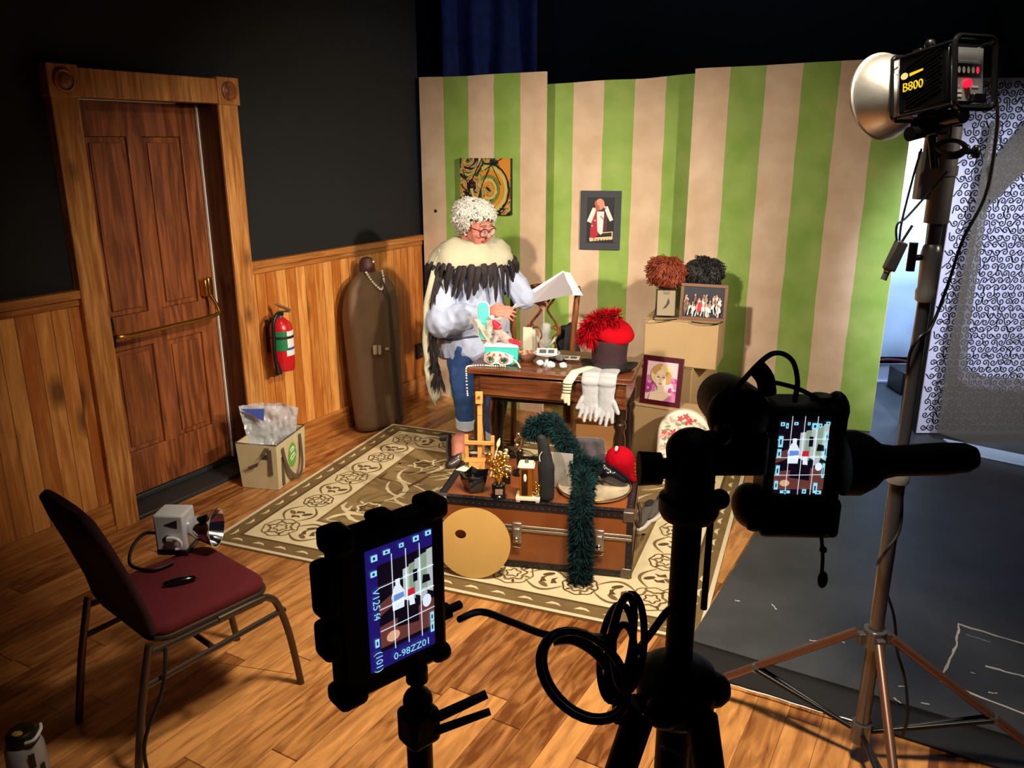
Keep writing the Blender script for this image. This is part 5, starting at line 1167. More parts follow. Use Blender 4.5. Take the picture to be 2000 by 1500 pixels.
# ------------------------------------------------------------------ trunk
cz = .335; TRR = math.radians(-11.5); tw, td = .895, .56; tR = Vector((.534, 3.255, 0)); tO = tR-Vector((math.cos(TRR), math.sin(TRR), 0))*tw
def tk(x, y, z): return Matrix.Translation(tO) @ RZ(TRR) @ Vector((x, y, z))
t = thing('steamer_trunk', 'flat brown steamer trunk with black studded edges on the rug, covered in trophies', 'trunk', tO+Vector((0, 0, .013)), TRR)
vulc = mat('trunk_brown', (140, 76, 34), .4, var=.22, scale=5, coat=.15); edge = mat('trunk_black', (26, 22, 26), .45, var=.3); steel = mat('trunk_steel', (176, 166, 152), .35, .85)
H_ = cz-.013; zs = .20
obj('body', MB().bx(0, tw, 0, td, 0, zs-.004), vulc, t, bevel=.004); obj('lid', MB().bx(-.002, tw+.002, -.002, td+.002, zs+.004, H_), vulc, t, bevel=.004)
b = MB(); e_ = .004; k_ = .032
for z0_, z1_x in ((0, k_), (H_-k_, H_+e_)):
    b.bx(-e_, tw+e_, -e_, 0, z0_, z1_x).bx(-e_, tw+e_, td, td+e_, z0_, z1_x).bx(-e_, 0, 0, td, z0_, z1_x).bx(tw, tw+e_, 0, td, z0_, z1_x)
b.bx(-e_, tw+e_, -e_, k_, H_-.001, H_+e_).bx(-e_, tw+e_, td-k_, td+e_, H_-.001, H_+e_).bx(-e_, k_, k_, td-k_, H_-.001, H_+e_).bx(tw-k_, tw+e_, k_, td-k_, H_-.001, H_+e_)
for x in (0, tw): 
    xa, xb = (-e_, k_*.8) if x == 0 else (tw-k_*.8, tw+e_); b.bx(xa, xb, -e_, 0, k_, H_-k_)
obj('edging', b, edge, t)
sd = MB()
for k in range(30):
    x = .02+(tw-.04)*k/29; sd.sph((x, -e_, H_-.016), .0035, 6, 4); sd.sph((x, -e_, .016), .0035, 6, 4); sd.sph((x, .015, H_+e_), .0035, 6, 4)
for k in range(16):
    y = .03+(td-.05)*k/15; sd.sph((.014, y, H_+e_), .0035, 6, 4); sd.sph((tw-.014, y, H_+e_), .0035, 6, 4)
for k in range(6): sd.sph((tw-.013, -e_, .06+.03*k), .0035, 6, 4)
obj('studs', sd, mat('stud', (150, 136, 140), .3, .9), t)
obj('valance_strip', MB().bx(0, tw, -.006, -.001, zs-.016, zs-.002).bx(0, tw, -.006, -.001, zs+.003, zs+.015), steel, t, bevel=.002)
for x in (-.007, tw-.045):
    for z in (-.002, H_-.045): obj('corner_cap', MB().bx(x, x+.052, -.008, .04, z, z+.05), mat('corner', (128, 118, 108), .4, .8, var=.2), t, bevel=.006)
for x in (.375, .75):
    lt = obj('latch', MB().bx(x-.022, x+.022, -.014, -.001, zs-.075, zs+.03).bx(x-.016, x+.016, -.024, -.012, zs-.055, zs+.005), steel, t, bevel=.004); obj('hasp', MB().sph((x, -.028, zs-.045), .012, 10, 8).cyl((x-.02, -.018, zs-.085), (x+.02, -.018, zs-.085), .005, n=8), chrome, lt)
obj('handle', MB().tube(smoothpath([(tw+.006, .18, .2), (tw+.02, .2, .16), (tw+.024, .28, .145), (tw+.02, .36, .16), (tw+.006, .38, .2)], 5), .009, 8), mat('handle_leather', (60, 40, 28), .6), t)
TZ = cz+.0045
def TK(px, py): return on(px, py, TZ)
# palette leaning on the trunk
pal = mat('palette_wood', (212, 168, 94), .55, var=.08, scale=5, bump=.03); n = 44; out = []
for k in range(n): a = 2*PI*k/n; out.append((.170*math.cos(a), .160*math.sin(a)))
pc = on(935, 1131, .0135)
M0 = Matrix(((1, 0, 0, 0), (0, 0, -1, 0), (0, 1, 0, .160), (0, 0, 0, 1)))
m = MB(); hx, hy, hr = -.062, .035, .017
vs = []; ins = [(hx+hr*1.55*math.cos(2*PI*k/n), hy+hr*1.2*math.sin(2*PI*k/n)) for k in range(n)]
fs = []
for z in (0, .006): vs += [(*p, z) for p in out]+[(*p, z) for p in ins]
for k in range(n):
    k2 = (k+1) % n; fs += [(k, k2, n+k2, n+k), (2*n+k, 3*n+k, 3*n+k2, 2*n+k2), (k, 2*n+k, 2*n+k2, k2), (n+k, n+k2, 3*n+k2, 3*n+k)]
m.T = RX(-.24) @ M0; m.add(vs, fs); o = obj('palette', m, pal); o.location = pc+Vector((-.03, .012, 0)); o.rotation_euler = (0, 0, TRR); tag(o, 'oval wooden artist palette with thumb hole leaning against the front of the trunk', 'palette')
# table easel
es = mat('easel_wood', (214, 150, 80), .5, var=.08); p = TK(938, 908); t = thing('table_easel', 'small wooden table easel standing at the back left of the trunk', 'easel', p, math.radians(-6))
obj('mast', MB().box((0, .0, .19), (.024, .014, .36), (-.06, 0, 0)).box((0, -.012, .36), (.036, .014, .062), (-.06, 0, 0)), es, t, bevel=.002)
obj('peg', MB().cyl((0, -.028, .365), (0, -.015, .365), .007, n=10), mat('peg', (120, 70, 30), .5), t)
for x in (-.066, .066): obj('leg', MB().hexa([(x-.009, -.012, 0), (x+.009, -.012, 0), (x+.009, .002, 0), (x-.009, .002, 0)], [(x-.009, -.022, .165), (x+.009, -.022, .165), (x+.009, -.008, .165), (x-.009, -.008, .165)]), es, t, bevel=.0015)
obj('crossbar', MB().bx(-.075, .075, -.030, -.018, .118, .138), es, t, bevel=.002); obj('ledge', MB().bx(-.075, .03, -.05, -.005, .03, .042).bx(-.05, .03, -.055, -.045, .0, .03), es, t, bevel=.002)
obj('rear_leg', MB().box((0, .055, .135), (.02, .012, .30), (.38, 0, 0)), es, t, bevel=.002)
# bits beside the easel
p = TK(910, 915); t = thing('paper_scrap', 'pale green-white card on the back left corner of the trunk', 'card', p); obj('sheet', MB().prism([(-.05, -.02), (.03, -.06), (.07, .0), (-.01, .04)], .002), mat('scrap', (226, 232, 206), .7), t)
p = TK(922, 911); t = thing('paint_pot', 'little green paint pot on the pale card', 'pot', p+Vector((0, 0, .0025))); obj('pot', MB().lathe([(.0, 0), (.022, 0), (.026, .012), (.024, .026), (.02, .026), (.0, .02)], n=18), mat('pot_green', (74, 104, 58), .4), t)
p = TK(907, 904)+Vector((0, .04, 0)); t = thing('wooden_block', 'small mustard wooden cube at the back left of the trunk', 'block', p, .2); obj('cube', MB().bx(-.018, .018, -.018, .018, 0, .04), mat('mustard_w', (200, 156, 74), .6), t, bevel=.003)
p = TK(958, 932); q = p+Vector((.045, .10, .17))
t = thing('paintbrush', 'long paintbrush leaning up against the small wooden easel', 'brush', p); d = q-p
obj('handle', MB().cyl((0, 0, .002), d*.66, .0042, .0055, 8), mat('brush_grey', (196, 178, 160), .5), t); obj('ferrule', MB().cyl(d*.66, d*.76, .0062, n=8), gold, t); obj('bristle', MB().lathe([(.006, 0), (.010, .012), (.008, .028), (.001, .045)], d*.76, d, 8), mat('bristle', (232, 214, 140), .7), t)
t = thing('paint_tube', 'cream-tipped paint tube lying on the easel ledge', 'paint tube', TK(937, 899)+Vector((0, -.012, .044)), -.1); obj('tube', MB().cyl((-.035, -.02, .008), (.04, -.02, .008), .008, .006, 10), cream, t); obj('cap', MB().cyl((-.048, -.02, .008), (-.035, -.02, .008), .007, n=10), white, t)
# black pentagonal bowl
p = TK(928, 955); t = thing('pentagon_bowl', 'glossy black five-cornered bowl at the front left of the trunk', 'bowl', p, .25); gb = mat('gloss_black', (10, 10, 11))
rings = []
for r, h, lift in ((.052, 0, 0), (.054, .02, 0), (.066, .045, .0), (.075, .07, .012), (.072, .074, .014), (.058, .06, .0), (.03, .05, 0)):
    ring_ = []
    for k in range(20):
        a = 2*PI*k/20+PI/2; seg = (k % 4)/4.0; f = 1-.19*math.sin(PI*seg); ring_.append((r*f*math.cos(a), r*f*math.sin(a), h+lift*(1-math.sin(PI*seg))))
    rings.append(ring_)
obj('bowl', MB().loft(rings), gb, t, sharp=30); obj('foot', MB().lathe([(.0, 0), (.046, 0), (.046, .006), (.0, .006)], n=5), gold, t)
# trophies
blk = mat('trophy_black', (18, 16, 18), .2, coat=.5); marble = mat('marble', (232, 222, 198), .3, var=.08, scale=20)
def trophy(name, label, px, py, rz=0): return thing(name, label, 'trophy', TK(px, py), rz, 'trophies on the trunk')
t = trophy('trophy', 'stubby gold trophy of heaped blossoms on a round black base with a plaque', 974, 970)
obj('base', MB().lathe([(.0, 0), (.036, 0), (.036, .012), (.030, .018), (.032, .06), (.028, .066), (.0, .066)], n=24), blk, t); obj('plaque', MB().box((.002, -.033, .038), (.034, .004, .026)), mat('plaque', (186, 164, 150), .35, .6), t)
rnd = random.Random(2); m = MB().cyl((0, 0, .066), (0, 0, .10), .012, .02, 12)
for k in range(46): a = rnd.uniform(0, 6.3); r = rnd.uniform(.0, .042); m.sph((r*math.cos(a), r*math.sin(a), .095+rnd.uniform(0, .12)), rnd.uniform(.007, .012), 8, 6)
obj('figure', m, gold, t)
t = trophy('trophy', 'second gold flower-cluster trophy behind the stubby one, by the paintbrush', 985, 940)
obj('base', MB().bx(-.03, .03, -.03, .03, 0, .04), blk, t, bevel=.003); m = MB()
for k in range(36): a = rnd.uniform(0, 6.3); r = rnd.uniform(.0, .040); m.sph((r*math.cos(a), r*math.sin(a), .05+rnd.uniform(0, .10)), (rnd.uniform(.008, .015), .007, rnd.uniform(.006, .012)), 8, 6)
obj('figure', m, mat('palegold', (232, 206, 140), .25, .9), t)
t = trophy('trophy', 'tall square-column trophy on a white marble slab with a black and gold panel', 1030, 975, -.12)
obj('base', MB().bx(-.05, .06, -.038, .038, .008, .024).bx(-.048, -.03, -.036, -.02, 0, .008).bx(.04, .058, -.036, -.02, 0, .008).bx(-.048, .058, .01, .036, 0, .008), marble, t, bevel=.002)
obj('column', MB().bx(-.034, .026, -.028, .03, .024, .165), gold, t, bevel=.002); pn_ = obj('panel', MB().bx(-.024, .004, -.031, -.027, .03, .155), blk, t); obj('medallion', MB().sph((-.008, -.032, .118), (.0075, .003, .02), 12, 8), marble, pn_)
obj('cap', MB().bx(-.042, .034, -.036, .038, .165, .172).bx(-.036, .028, -.03, .032, .172, .180), marble, t, bevel=.002); obj('knob', MB().cyl((-.004, 0, .18), (-.004, 0, .196), .010, .006, 10), mat('brushed', (150, 150, 150), .4, .9), t)
m = MB()
for k in range(10): m.sph((.046+.008*math.sin(k*2), -.02+.006*math.cos(k*3), .03+k*.007), .0075, 8, 6)
obj('figurine', m, gold, t)
t = trophy('trophy', 'slim statuette trophy with a curled silver figure on a tall black stem', 1014, 925)
obj('stem', MB().lathe([(.0, 0), (.034, 0), (.034, .012), (.012, .02), (.014, .10), (.02, .125), (.0, .13)], n=20), blk, t); obj('figure', MB().tube(smoothpath([(0, 0, .125), (.012, 0, .15), (.018, 0, .185), (.0, -.005, .20), (-.016, 0, .175), (-.006, 0, .15)], 5), .008, 8).sph((-.004, 0, .205), .012, 10, 8).sph((-.012, -.005, .15), .012, 10, 8), mat('silvergold', (222, 206, 170), .22, 1.0), t)
# black cloth sleeve, grey card, dark handbag, tray
t = thing('cloth_sleeve', 'tall black cloth sleeve standing on the trunk beside the green boa', 'sleeve', TK(1068, 978))
me = blob([((0, 0, .02), (.036, .03, .02), (-.005, 0, .17), (.040, .03, .02)), ((-.005, 0, .17), (.036, .03, .02), (-.018, .0, .27), (.028, .022, .02)), ((-.018, 0, .27), (.03, .022, .015), (-.03, .0, .31), (.02, .018, .01))], .006, 5, .002, 14); obj('cloth', me, dkb, t)
obj('highlight_arc', MB().tube(smoothpath([(-.026, -.031, .25), (-.036, -.028, .23), (-.034, -.033, .205)], 6), .0022, 6), cream, t)  # cream arc stands in for the highlight on the black cloth
t = thing('grey_card', 'worn grey card standing on the trunk behind the green boa', 'card', TK(1098, 958)+Vector((0, .04, 0)), -.25); obj('card', MB().box((0, 0, .085), (.10, .004, .17), (-.10, 0, 0)), mat('greycard', (150, 144, 134), .7, var=.2), t)
t = thing('handbag', 'dark grey velvet handbag behind the red cap on the trunk', 'bag', TK(1152, 925)+Vector((0, .05, 0)), -.2)
obj('pouch', blob([((-.065, 0, .03), .03, (.065, 0, .03), .03), ((-.055, .01, .15), .018, (.055, .01, .15), .018), ((-.06, 0, .03), .03, (-.055, .01, .15), .018), ((.06, 0, .03), .03, (.055, .01, .15), .018), ((0, 0, .04), .032, (0, .01, .14), .022)], .007, 4, .004, 18), mat('velvet', (64, 54, 60), .8, var=.3, scale=30, sheen=.4), t)
p = TK(1160, 955); t = thing('round_tray', 'large round pale tray with gold rim lying on the right of the trunk', 'tray', p); tray = mat('tray', (196, 178, 150), .35, var=.25, scale=14)
obj('plate', MB().lathe([(.0, .0), (.15, .0), (.168, .006), (.172, .018), (.168, .019), (.155, .010), (.0, .006)], n=44), tray, t); obj('rim', MB().lathe([(.171, .016), (.175, .019), (.171, .022), (.167, .019)], n=44, caps=False), gold, t)
# red and black cap
p = TK(1205, 948); t = thing('baseball_cap', 'red cap with glossy black visor tipped on the right of the trunk', 'cap', p+Vector((0, 0, .022)), math.radians(-20))
cb0 = lambda px, py, dy=0.0: (RZ(math.radians(20)) @ (at(px, py, p.y+dy)-t.location))
obj('crown', blob([(cb0(1211, 897, .06), (.074, .064, .068), cb0(1219, 912, .07), (.062, .06, .05)), (cb0(1216, 902, .06), .05, cb0(1236, 935, .05), .022)], .006, 4), mat('cap_red', (158, 2, 22), .9, var=.06, spec=.1), t)
obj('visor', blob([(cb0(1190, 925, -.01), (.050, .045, .042), cb0(1212, 938, -.01), (.046, .04, .034)), (cb0(1180, 915, .0), (.03, .03, .035), cb0(1195, 930, -.01), (.045, .04, .036))], .005, 4), mat('visor', (14, 14, 18), .22, coat=.4), t)
obj('button', MB().box(cb0(1204, 876, .012), (.012, .014, .022), (.2, .2, .5)), white, t, bevel=.003)
s_ = MB()
for k in range(4): s_.box(cb0(1241, 906+7*k, .03), (.008, .01, .009))
obj('strap', s_, brass, t)
# feather boa over the front of the trunk
boa_m = mat('boa', (5, 22, 24), .9, var=.6, spec=.2, scale=30); boa_m2 = mat('boa_tip', (8, 42, 44), .85, var=.7, spec=.25, scale=50)
path = [TK(1062, 915)+Vector((-.03, .05, .19)), TK(1080, 915)+Vector((-.02, .05, .235)), TK(1095, 930)+Vector((.0, .03, .20)), TK(1118, 940)+Vector((0, .02, .13)), TK(1140, 960)+Vector((0, 0, .075)), tk(.668, .02, cz+.055), tk(.672, -.058, cz-.02), tk(.675, -.062, .22), tk(.678, -.068, .12), tk(.68, -.085, .04)]
cp = []
for k in range(len(path)-1): cp.append((path[k], .032, path[k+1], .033 if k < 7 else .028))
cp += [(TK(1052, 915)+Vector((-.03, .05, .16)), .030, TK(1060, 915)+Vector((-.03, .05, .21)), .032), (TK(1120, 950)+Vector((0, .02, .10)), .030, TK(1165, 955)+Vector((0, .02, .085)), .030), (path[5]+Vector((-.02, 0, 0)), .036, path[6]+Vector((-.012, 0, 0)), .034)]
boa = obj('feather_boa', blob(cp, .009, 3, .008, 26), boa_m, sharp=80); tag(boa, 'dark green feather boa tumbling over the front of the trunk', 'feather boa')
m = MB(); tufts(m, path, .040, 6500, .036, .0045, 5, .35); tufts(m, [TK(1052, 915)+Vector((-.03, .05, .15)), TK(1056, 915)+Vector((-.03, .05, .19)), TK(1062, 915)+Vector((-.03, .05, .22))], .038, 1100, .038, .0045, 15, .3); tufts(m, [TK(1115, 950)+Vector((0, .02, .11)), TK(1140, 952)+Vector((0, .02, .10)), TK(1168, 955)+Vector((0, .02, .085))], .040, 1300, .036, .0045, 16, .35); obj('feathers', m, boa_m2, boa, recalc=False)
# shoes at the right of the trunk
canvas = mat('shoe_grey', (92, 86, 80), .85, var=.12, bump=.3, bscale=260); rub = mat('rubber_white', (226, 220, 206), .6)
for lab, px, py, rz in (('grey slip-on canvas shoe with white sole nearest the trunk corner', 1258, 1020, -.5), ('grey slip-on canvas shoe partly behind its mate, right of the trunk', 1280, 1006, -.62)):
    p = on(px, py, .0135); t = thing('canvas_shoe', lab, 'shoe', p, rz, 'pair of grey canvas shoes')
    sole = [(-.02, -.12), (.02, -.12), (.036, -.08), (.04, -.02), (.034, .06), (.03, .12), (.015, .14), (-.015, .14), (-.03, .12), (-.034, .06), (-.04, -.02), (-.036, -.08)]
    obj('sole', MB().prism(sole, .02), rub, t, bevel=.006)
    obj('upper', blob([((0, -.085, .03), (.030, .03, .02), (0, -.03, .045), (.033, .03, .028)), ((0, -.03, .045), (.032, .03, .028), (0, .09, .055), (.030, .03, .03))], .006, 4), canvas, t)
    obj('opening', MB().sph((0, .07, .082), (.022, .045, .006), 14, 8), mat('shoe_inside', (40, 36, 34), .9), t)
# ------------------------------------------------------------------ screen pictures for the two displays
def led(n, c, s=1.0): return mat('led_'+n, c, .4, emit=s)
SM = [led('navy', (34, 22, 108), .9), led('cyan', (150, 226, 240), 1.0), led('white', (226, 236, 250), 1.0), led('pale', (196, 206, 206), .8), led('green', (150, 176, 150), .8), led('dark', (26, 16, 34), .5), led('brown', (120, 66, 60), .7), led('blue', (110, 150, 220), .9), led('red', (206, 40, 60), .9), led('peach', (226, 176, 140), .9)]
def screen_art(mb, M, w_, h_, frame, icons, z=.0006):
    """live view of the set, drawn on a display of w_ x h_; frame = area of the picture"""
    k = [0]
    def Z(): k[0] += 1; return z+.00004*k[0]
    def P(x, y): return (-w_/2+w_*x, -h_/2+h_*y)
    def S(x, y): return P(frame[0]+(frame[2]-frame[0])*x, frame[1]+(frame[3]-frame[1])*y)
    def poly(pts, mi, f=S): zz = Z(); mb.poly([(*f(*p), zz) for p in pts], M, mi)
    poly([(0, 0), (1, 0), (1, 1), (0, 1)], 5)
    poly([(0, .05), (1, .05), (1, .38), (0, .30)], 6)
    for q in range(5): poly([(.44+.11*q, .50), (.55+.11*q, .46), (.55+.11*q, .86+.03*q), (.44+.11*q, .85+.03*q)], 3 if q % 2 == 0 else 4)
    poly([(0, .42), (.22, .48), (.22, .62), (0, .56)], 6)
    poly([(.24, .42), (.44, .42), (.46, .60), (.38, .70), (.28, .70), (.22, .58)], 2); poly([(.22, .52), (.45, .54), (.44, .60), (.24, .60)], 7); poly([(.30, .70), (.38, .70), (.38, .77), (.30, .77)], 2)
    poly([(.5, .52), (.64, .52), (.64, .60), (.52, .60)], 8); poly([(.54, .40), (.64, .40), (.62, .52), (.53, .52)], 2)
    poly([(.62, .66), (.70, .66), (.70, .80), (.62, .80)], 5); poly([(.78, .60), (.94, .60), (.92, .68), (.80, .70)], 5); poly([(.76, .40), (.86, .40), (.86, .54), (.76, .54)], 3)
    zz = Z(); mb.disc((*S(.86, .38), zz), w_*.07, h_*.055, M, 2, 14); zz = Z(); mb.disc((*S(.22, .14), zz), w_*.10, h_*.045, M, 9, 14)
    poly([(.3, .22), (.7, .18), (.7, .40), (.32, .42)], 5)
    for x in (.25, .5, .75): zz = Z(); mb.line([S(x, -.02), S(x-.0, 1.08)], w_*.012, M, 2, zz)
    for y in (.25, .5, .75): zz = Z(); mb.line([S(0, y), S(1, y+.02)], w_*.012, M, 2, zz)
    for (x, y, a, b) in icons:
        zz = Z(); mb.poly([(*P(x-a/2, y-b/2), zz), (*P(x+a/2, y-b/2), zz), (*P(x+a/2, y+b/2), zz), (*P(x-a/2, y+b/2), zz)], M, 1)
        zz = Z(); mb.poly([(*P(x-a/5, y-b/4), zz), (*P(x+a/6, y-b/4), zz), (*P(x+a/6, y+b/5), zz), (*P(x-a/5, y+b/5), zz)], M, 0)
    return P, Z

# ------------------------------------------------------------------ field monitor on its stand
gear = mat('gear_black', (14, 13, 15), .55, var=.2, bump=.08, bscale=90); rubber = mat('rubber_black', (10, 10, 11), .75)
C = at(784, 1172, .84); mz = math.radians(41.5)
mon = thing('field_monitor', 'black field monitor showing the set, on a thin stand in the foreground', 'monitor', C, mz)
obj('housing', MB().bx(-.082, .066, .0, .030, -.108, .104).bx(-.066, .058, .03, .05, -.09, .09), gear, mon, bevel=.006)
MS = Matrix(((1, 0, 0, 0), (0, 0, -1, -.0002), (0, 1, 0, 0), (0, 0, 0, 1)))
sw, sh_ = .092, .158
scr = MB(); scr.prism(superrect(sw, sh_, .001, 1), .0006, MS, 0)
ic = [(.12, .93, .09, .05), (.3, .945, .10, .035), (.52, .955, .07, .035), (.74, .965, .09, .045), (.93, .975, .09, .04), (.1, .81, .09, .045), (.1, .24, .06, .07), (.95, .26, .06, .08), (.95, .17, .06, .09)]
P, Z = screen_art(scr, MS, sw, sh_, (.16, .14, 1.0, .86), ic, .0008)
def stxt(s_, x, y, size, rot=0):
    zz = Z(); text_mb(s_, size, MS @ TR(*P(x, y), zz) @ RZ(rot), .00002, scr, 1)
stxt('V125', .11, .60, .013, -PI/2); stxt('f4', .11, .46, .012, -PI/2); stxt('(101)', .11, .08, .013, -PI/2); stxt('0-98ZZ01', .62, .06, .013, 0)
obj('screen', scr, SM, mon, recalc=False)
for b_ in ((-.088, -.05, -.004, .036, -.115, -.09), (.04, .072, -.004, .036, .085, .112), (-.088, -.055, -.004, .036, .082, .112), (.045, .072, -.004, .036, -.112, -.09), (-.1, -.075, .0, .034, -.045, -.0), (-.1, -.075, .0, .034, .008, .075), (-.03, .0, .0, .03, .1, .115)): obj('bumper', MB().bx(*b_), rubber, mon, bevel=.008)
obj('plug', MB().bx(.066, .082, .008, .024, -.062, -.046).cyl((.08, .016, -.054), (.10, .016, -.054), .006, n=10), rubber, mon, bevel=.003)
st = thing('monitor_stand', 'thin black stand with lever clamp holding the field monitor', 'stand', (C.x+.012, C.y+.02, 0), mz); z0_ = C.z
obj('ball_mount', MB().cyl((0, 0, z0_-.125), (0, 0, z0_-.108), .014, n=16).cyl((0, 0, z0_-.15), (0, 0, z0_-.122), .008, .008, 12).sph((0, 0, z0_-.155), .019, 16, 12), gear, st)
obj('clamp', MB().bx(-.022, .022, -.02, .02, z0_-.215, z0_-.165), gear, st, bevel=.007); obj('lever', MB().cyl((.01, -.015, z0_-.18), (.075, -.045, z0_-.158), .007, .006, 10).cyl((.015, -.015, z0_-.2), (.08, -.045, z0_-.187), .006, .005, 10), gear, st)
obj('pole', MB().cyl((0, 0, .0), (0, 0, z0_-.20), .0165, n=20), gear, st)
for k in range(3): a = k*2.094+.4; obj('leg', MB().cyl((0, 0, .30), (.33*math.cos(a), .33*math.sin(a), .012), .011, n=12), gear, st)
obj('collar', MB().cyl((0, 0, .26), (0, 0, .34), .026, n=18), gear, st)

# ------------------------------------------------------------------ tripod, head and camera
Yc = .84; q_ = lambda px, py, Y=Yc: at(px, py, Y)
col_top = q_(1345, 990); hubz = q_(1318, 1330).z; TX, TY = col_top.x, Yc
tri = thing('tripod', 'black photo tripod in the foreground carrying the camera and its head', 'tripod', (TX, TY, 0))
R0 = Vector((TX, TY, 0)); T3 = lambda v: Vector(v)-R0
obj('centre_column', MB().cyl((0, 0, hubz-.02), (0, 0, col_top.z-.005), .0165, n=24), gear, tri)
obj('side_rod', MB().cyl((.026, .0, hubz+.10), (.026, 0, col_top.z-.005), .004, n=8), gear, tri)
obj('hub', MB().lathe([(.0, hubz-.05), (.032, hubz-.05), (.046, hubz-.035), (.05, hubz+.0), (.044, hubz+.018), (.03, hubz+.028), (.0, hubz+.03)], n=24).sph((.045, 0, hubz-.012), .022, 12, 8).sph((-.022, -.039, hubz-.012), .022, 12, 8).sph((-.022, .039, hubz-.012), .022, 12, 8), gear, tri)
for a in (math.radians(200), math.radians(300), math.radians(60)):
    dxy = Vector((math.cos(a), math.sin(a), 0)); a0 = dxy*.045+Vector((0, 0, hubz-.02)); a1 = dxy*.42+Vector((0, 0, .0)); md = a0.lerp(a1, .42)
    lg = obj('leg', MB().cyl(a0, md, .019, .018, 16).cyl(md, a1+Vector((0, 0, .02)), .015, .013, 16), gear, tri); obj('leg_lock', MB().cyl(md-(a1-a0).normalized()*.02, md+(a1-a0).normalized()*.02, .0225, n=16), rubber, lg); obj('foot', MB().sph(a1+Vector((0, 0, .016)), .016, 12, 8), rubber, lg)
obj('lower_column', MB().cyl((0, 0, hubz-.24), (0, 0, hubz-.03), .021, n=24), gear, tri)
ln_ = Vector((-TX, -TY, 0)).normalized(); lr_ = Vector((-ln_.y, ln_.x, 0)); lp = ln_*.0212+Vector((0, 0, hubz-.085))
Mb = Matrix(((lr_.x, 0, ln_.x, lp.x), (lr_.y, 0, ln_.y, lp.y), (lr_.z, 1, ln_.z, lp.z), (0, 0, 0, 1)))
tx = MB(); text_mb('BENRO', .0095, Mb @ RZ(-.3), .0008, tx); obj('badge_lettering', tx, mat('badge_grey', (236, 236, 238), .5), tri)
obj('crank_ring', MB().tube([Vector((-.038+.008*math.cos(a), -.042, hubz-.012+.008*math.sin(a))) for a in [2*PI*k/18 for k in range(18)]], .0018, 6, closed=True), chrome, tri)
hd = obj('pan_head', MB().lathe([(.0, -.03), (.030, -.03), (.034, -.022), (.034, -.006), (.026, .0), (.0, .0)], (0, 0, col_top.z+.018), n=24), gear, tri)
hb = T3(q_(1350, 900)); obj('ball_housing', MB().cyl((hb.x, 0, col_top.z+.012), (hb.x, 0, hb.z+.008), .0275, n=24).sph((hb.x, 0, hb.z+.012), (.029, .029, .026), 20, 14), gear, hd)
kb = T3(q_(1270, 915)); obj('knob', MB().cyl((kb.x-.013, 0, kb.z), (kb.x+.012, 0, kb.z), .0195, .018, 20).cyl((kb.x+.01, 0, kb.z), (hb.x, 0, kb.z), .012, n=14), rubber, hd); obj('knob', MB().sph((T3(q_(1405, 975)).x, 0, T3(q_(1405, 975)).z), .012, 12, 8), rubber, hd)
br = T3(q_(1440, 870)); obj('quick_release', MB().bx(T3(q_(1375, 860)).x, T3(q_(1500, 860)).x, -.012, .014, T3(q_(1440, 925)).z, T3(q_(1440, 845)).z).bx(T3(q_(1395, 850)).x, T3(q_(1425, 850)).x, -.018, .012, T3(q_(1400, 862)).z, T3(q_(1400, 822)).z), gear, hd, bevel=.006)
obj('lever', MB().cyl(T3(q_(1416, 868, .82)), T3(q_(1428, 858, .82)), .0022, n=8), chrome, hd)
ph0, ph1 = T3(q_(1640, 905)), T3(q_(1908, 893)); dd = (ph1-ph0)
obj('pan_handle', MB().lathe([(.0, 0), (.036, 0), (.037, .018), (.030, .034), (.020, .046), (.0175, .06), (.0185, dd.length*.75), (.0165, dd.length*.92), (.012, dd.length*.985), (.0, dd.length)], ph0, dd, 24), rubber, hd)
cam_c = q_(1575, 922); cam = thing('camera', 'black camera turned upright on the tripod, its lit display showing the set', 'camera', cam_c, math.radians(-2))
cx_ = lambda px: q_(px, 922).x-cam_c.x; cz_ = lambda py: q_(1575, py).z-cam_c.z
obj('body', MB().bx(cx_(1497), cx_(1648), .0, .055, cz_(1055), cz_(795)).bx(cx_(1470), cx_(1505), .0, .05, cz_(1045), cz_(985)).bx(cx_(1625), cx_(1652), -.006, .05, cz_(1050), cz_(975)), gear, cam, bevel=.009)
obj('grip', MB().sph((cx_(1485), .03, cz_(1010)), (.020, .03, .026), 16, 12), gear, cam)
MS = Matrix(((1, 0, 0, (cx_(1512)+cx_(1609))/2), (0, 0, -1, -.0012), (0, 1, 0, (cz_(820)+cz_(964))/2), (0, 0, 0, 1)))
sw, sh_ = cx_(1609)-cx_(1512), cz_(820)-cz_(964)
obj('display_frame', MB().prism(superrect(sw+.010, sh_+.010, .003), .004, MS @ TR(0, 0, -.0042)), rubber, cam)
scr = MB(); scr.prism(superrect(sw, sh_, .001, 1), .0006, MS, 5)
ic = [(.07, .95, .08, .05), (.16, .93, .05, .07), (.33, .96, .08, .04), (.58, .96, .05, .04), (.70, .93, .12, .08), (.8, .94, .07, .05), (.95, .97, .08, .04), (.06, .72, .09, .15), (.05, .56, .08, .12), (.05, .33, .08, .14), (.05, .13, .07, .12), (.24, .04, .2, .04), (.62, .05, .08, .06), (.83, .1, .08, .14), (.9, .04, .12, .05), (.95, .80, .05, .1), (.95, .6, .05, .2), (.95, .34, .05, .2)]
P, Z = screen_art(scr, MS, sw, sh_, (.0, .02, 1.0, .98), ic, .0008)
obj('display', scr, SM, cam, recalc=False)
lo = Vector((cx_(1442), .02, cz_(812)))
obj('lens', MB().lathe([(.0, -.03), (.020, -.03), (.028, -.022), (.031, -.008), (.032, .04), (.030, .07), (.0, .07)], lo, (-.05, .99, -.10), 28).sph(lo+Vector((.0, -.006, -.006)), (.036, .030, .036), 18, 12), gear, cam)
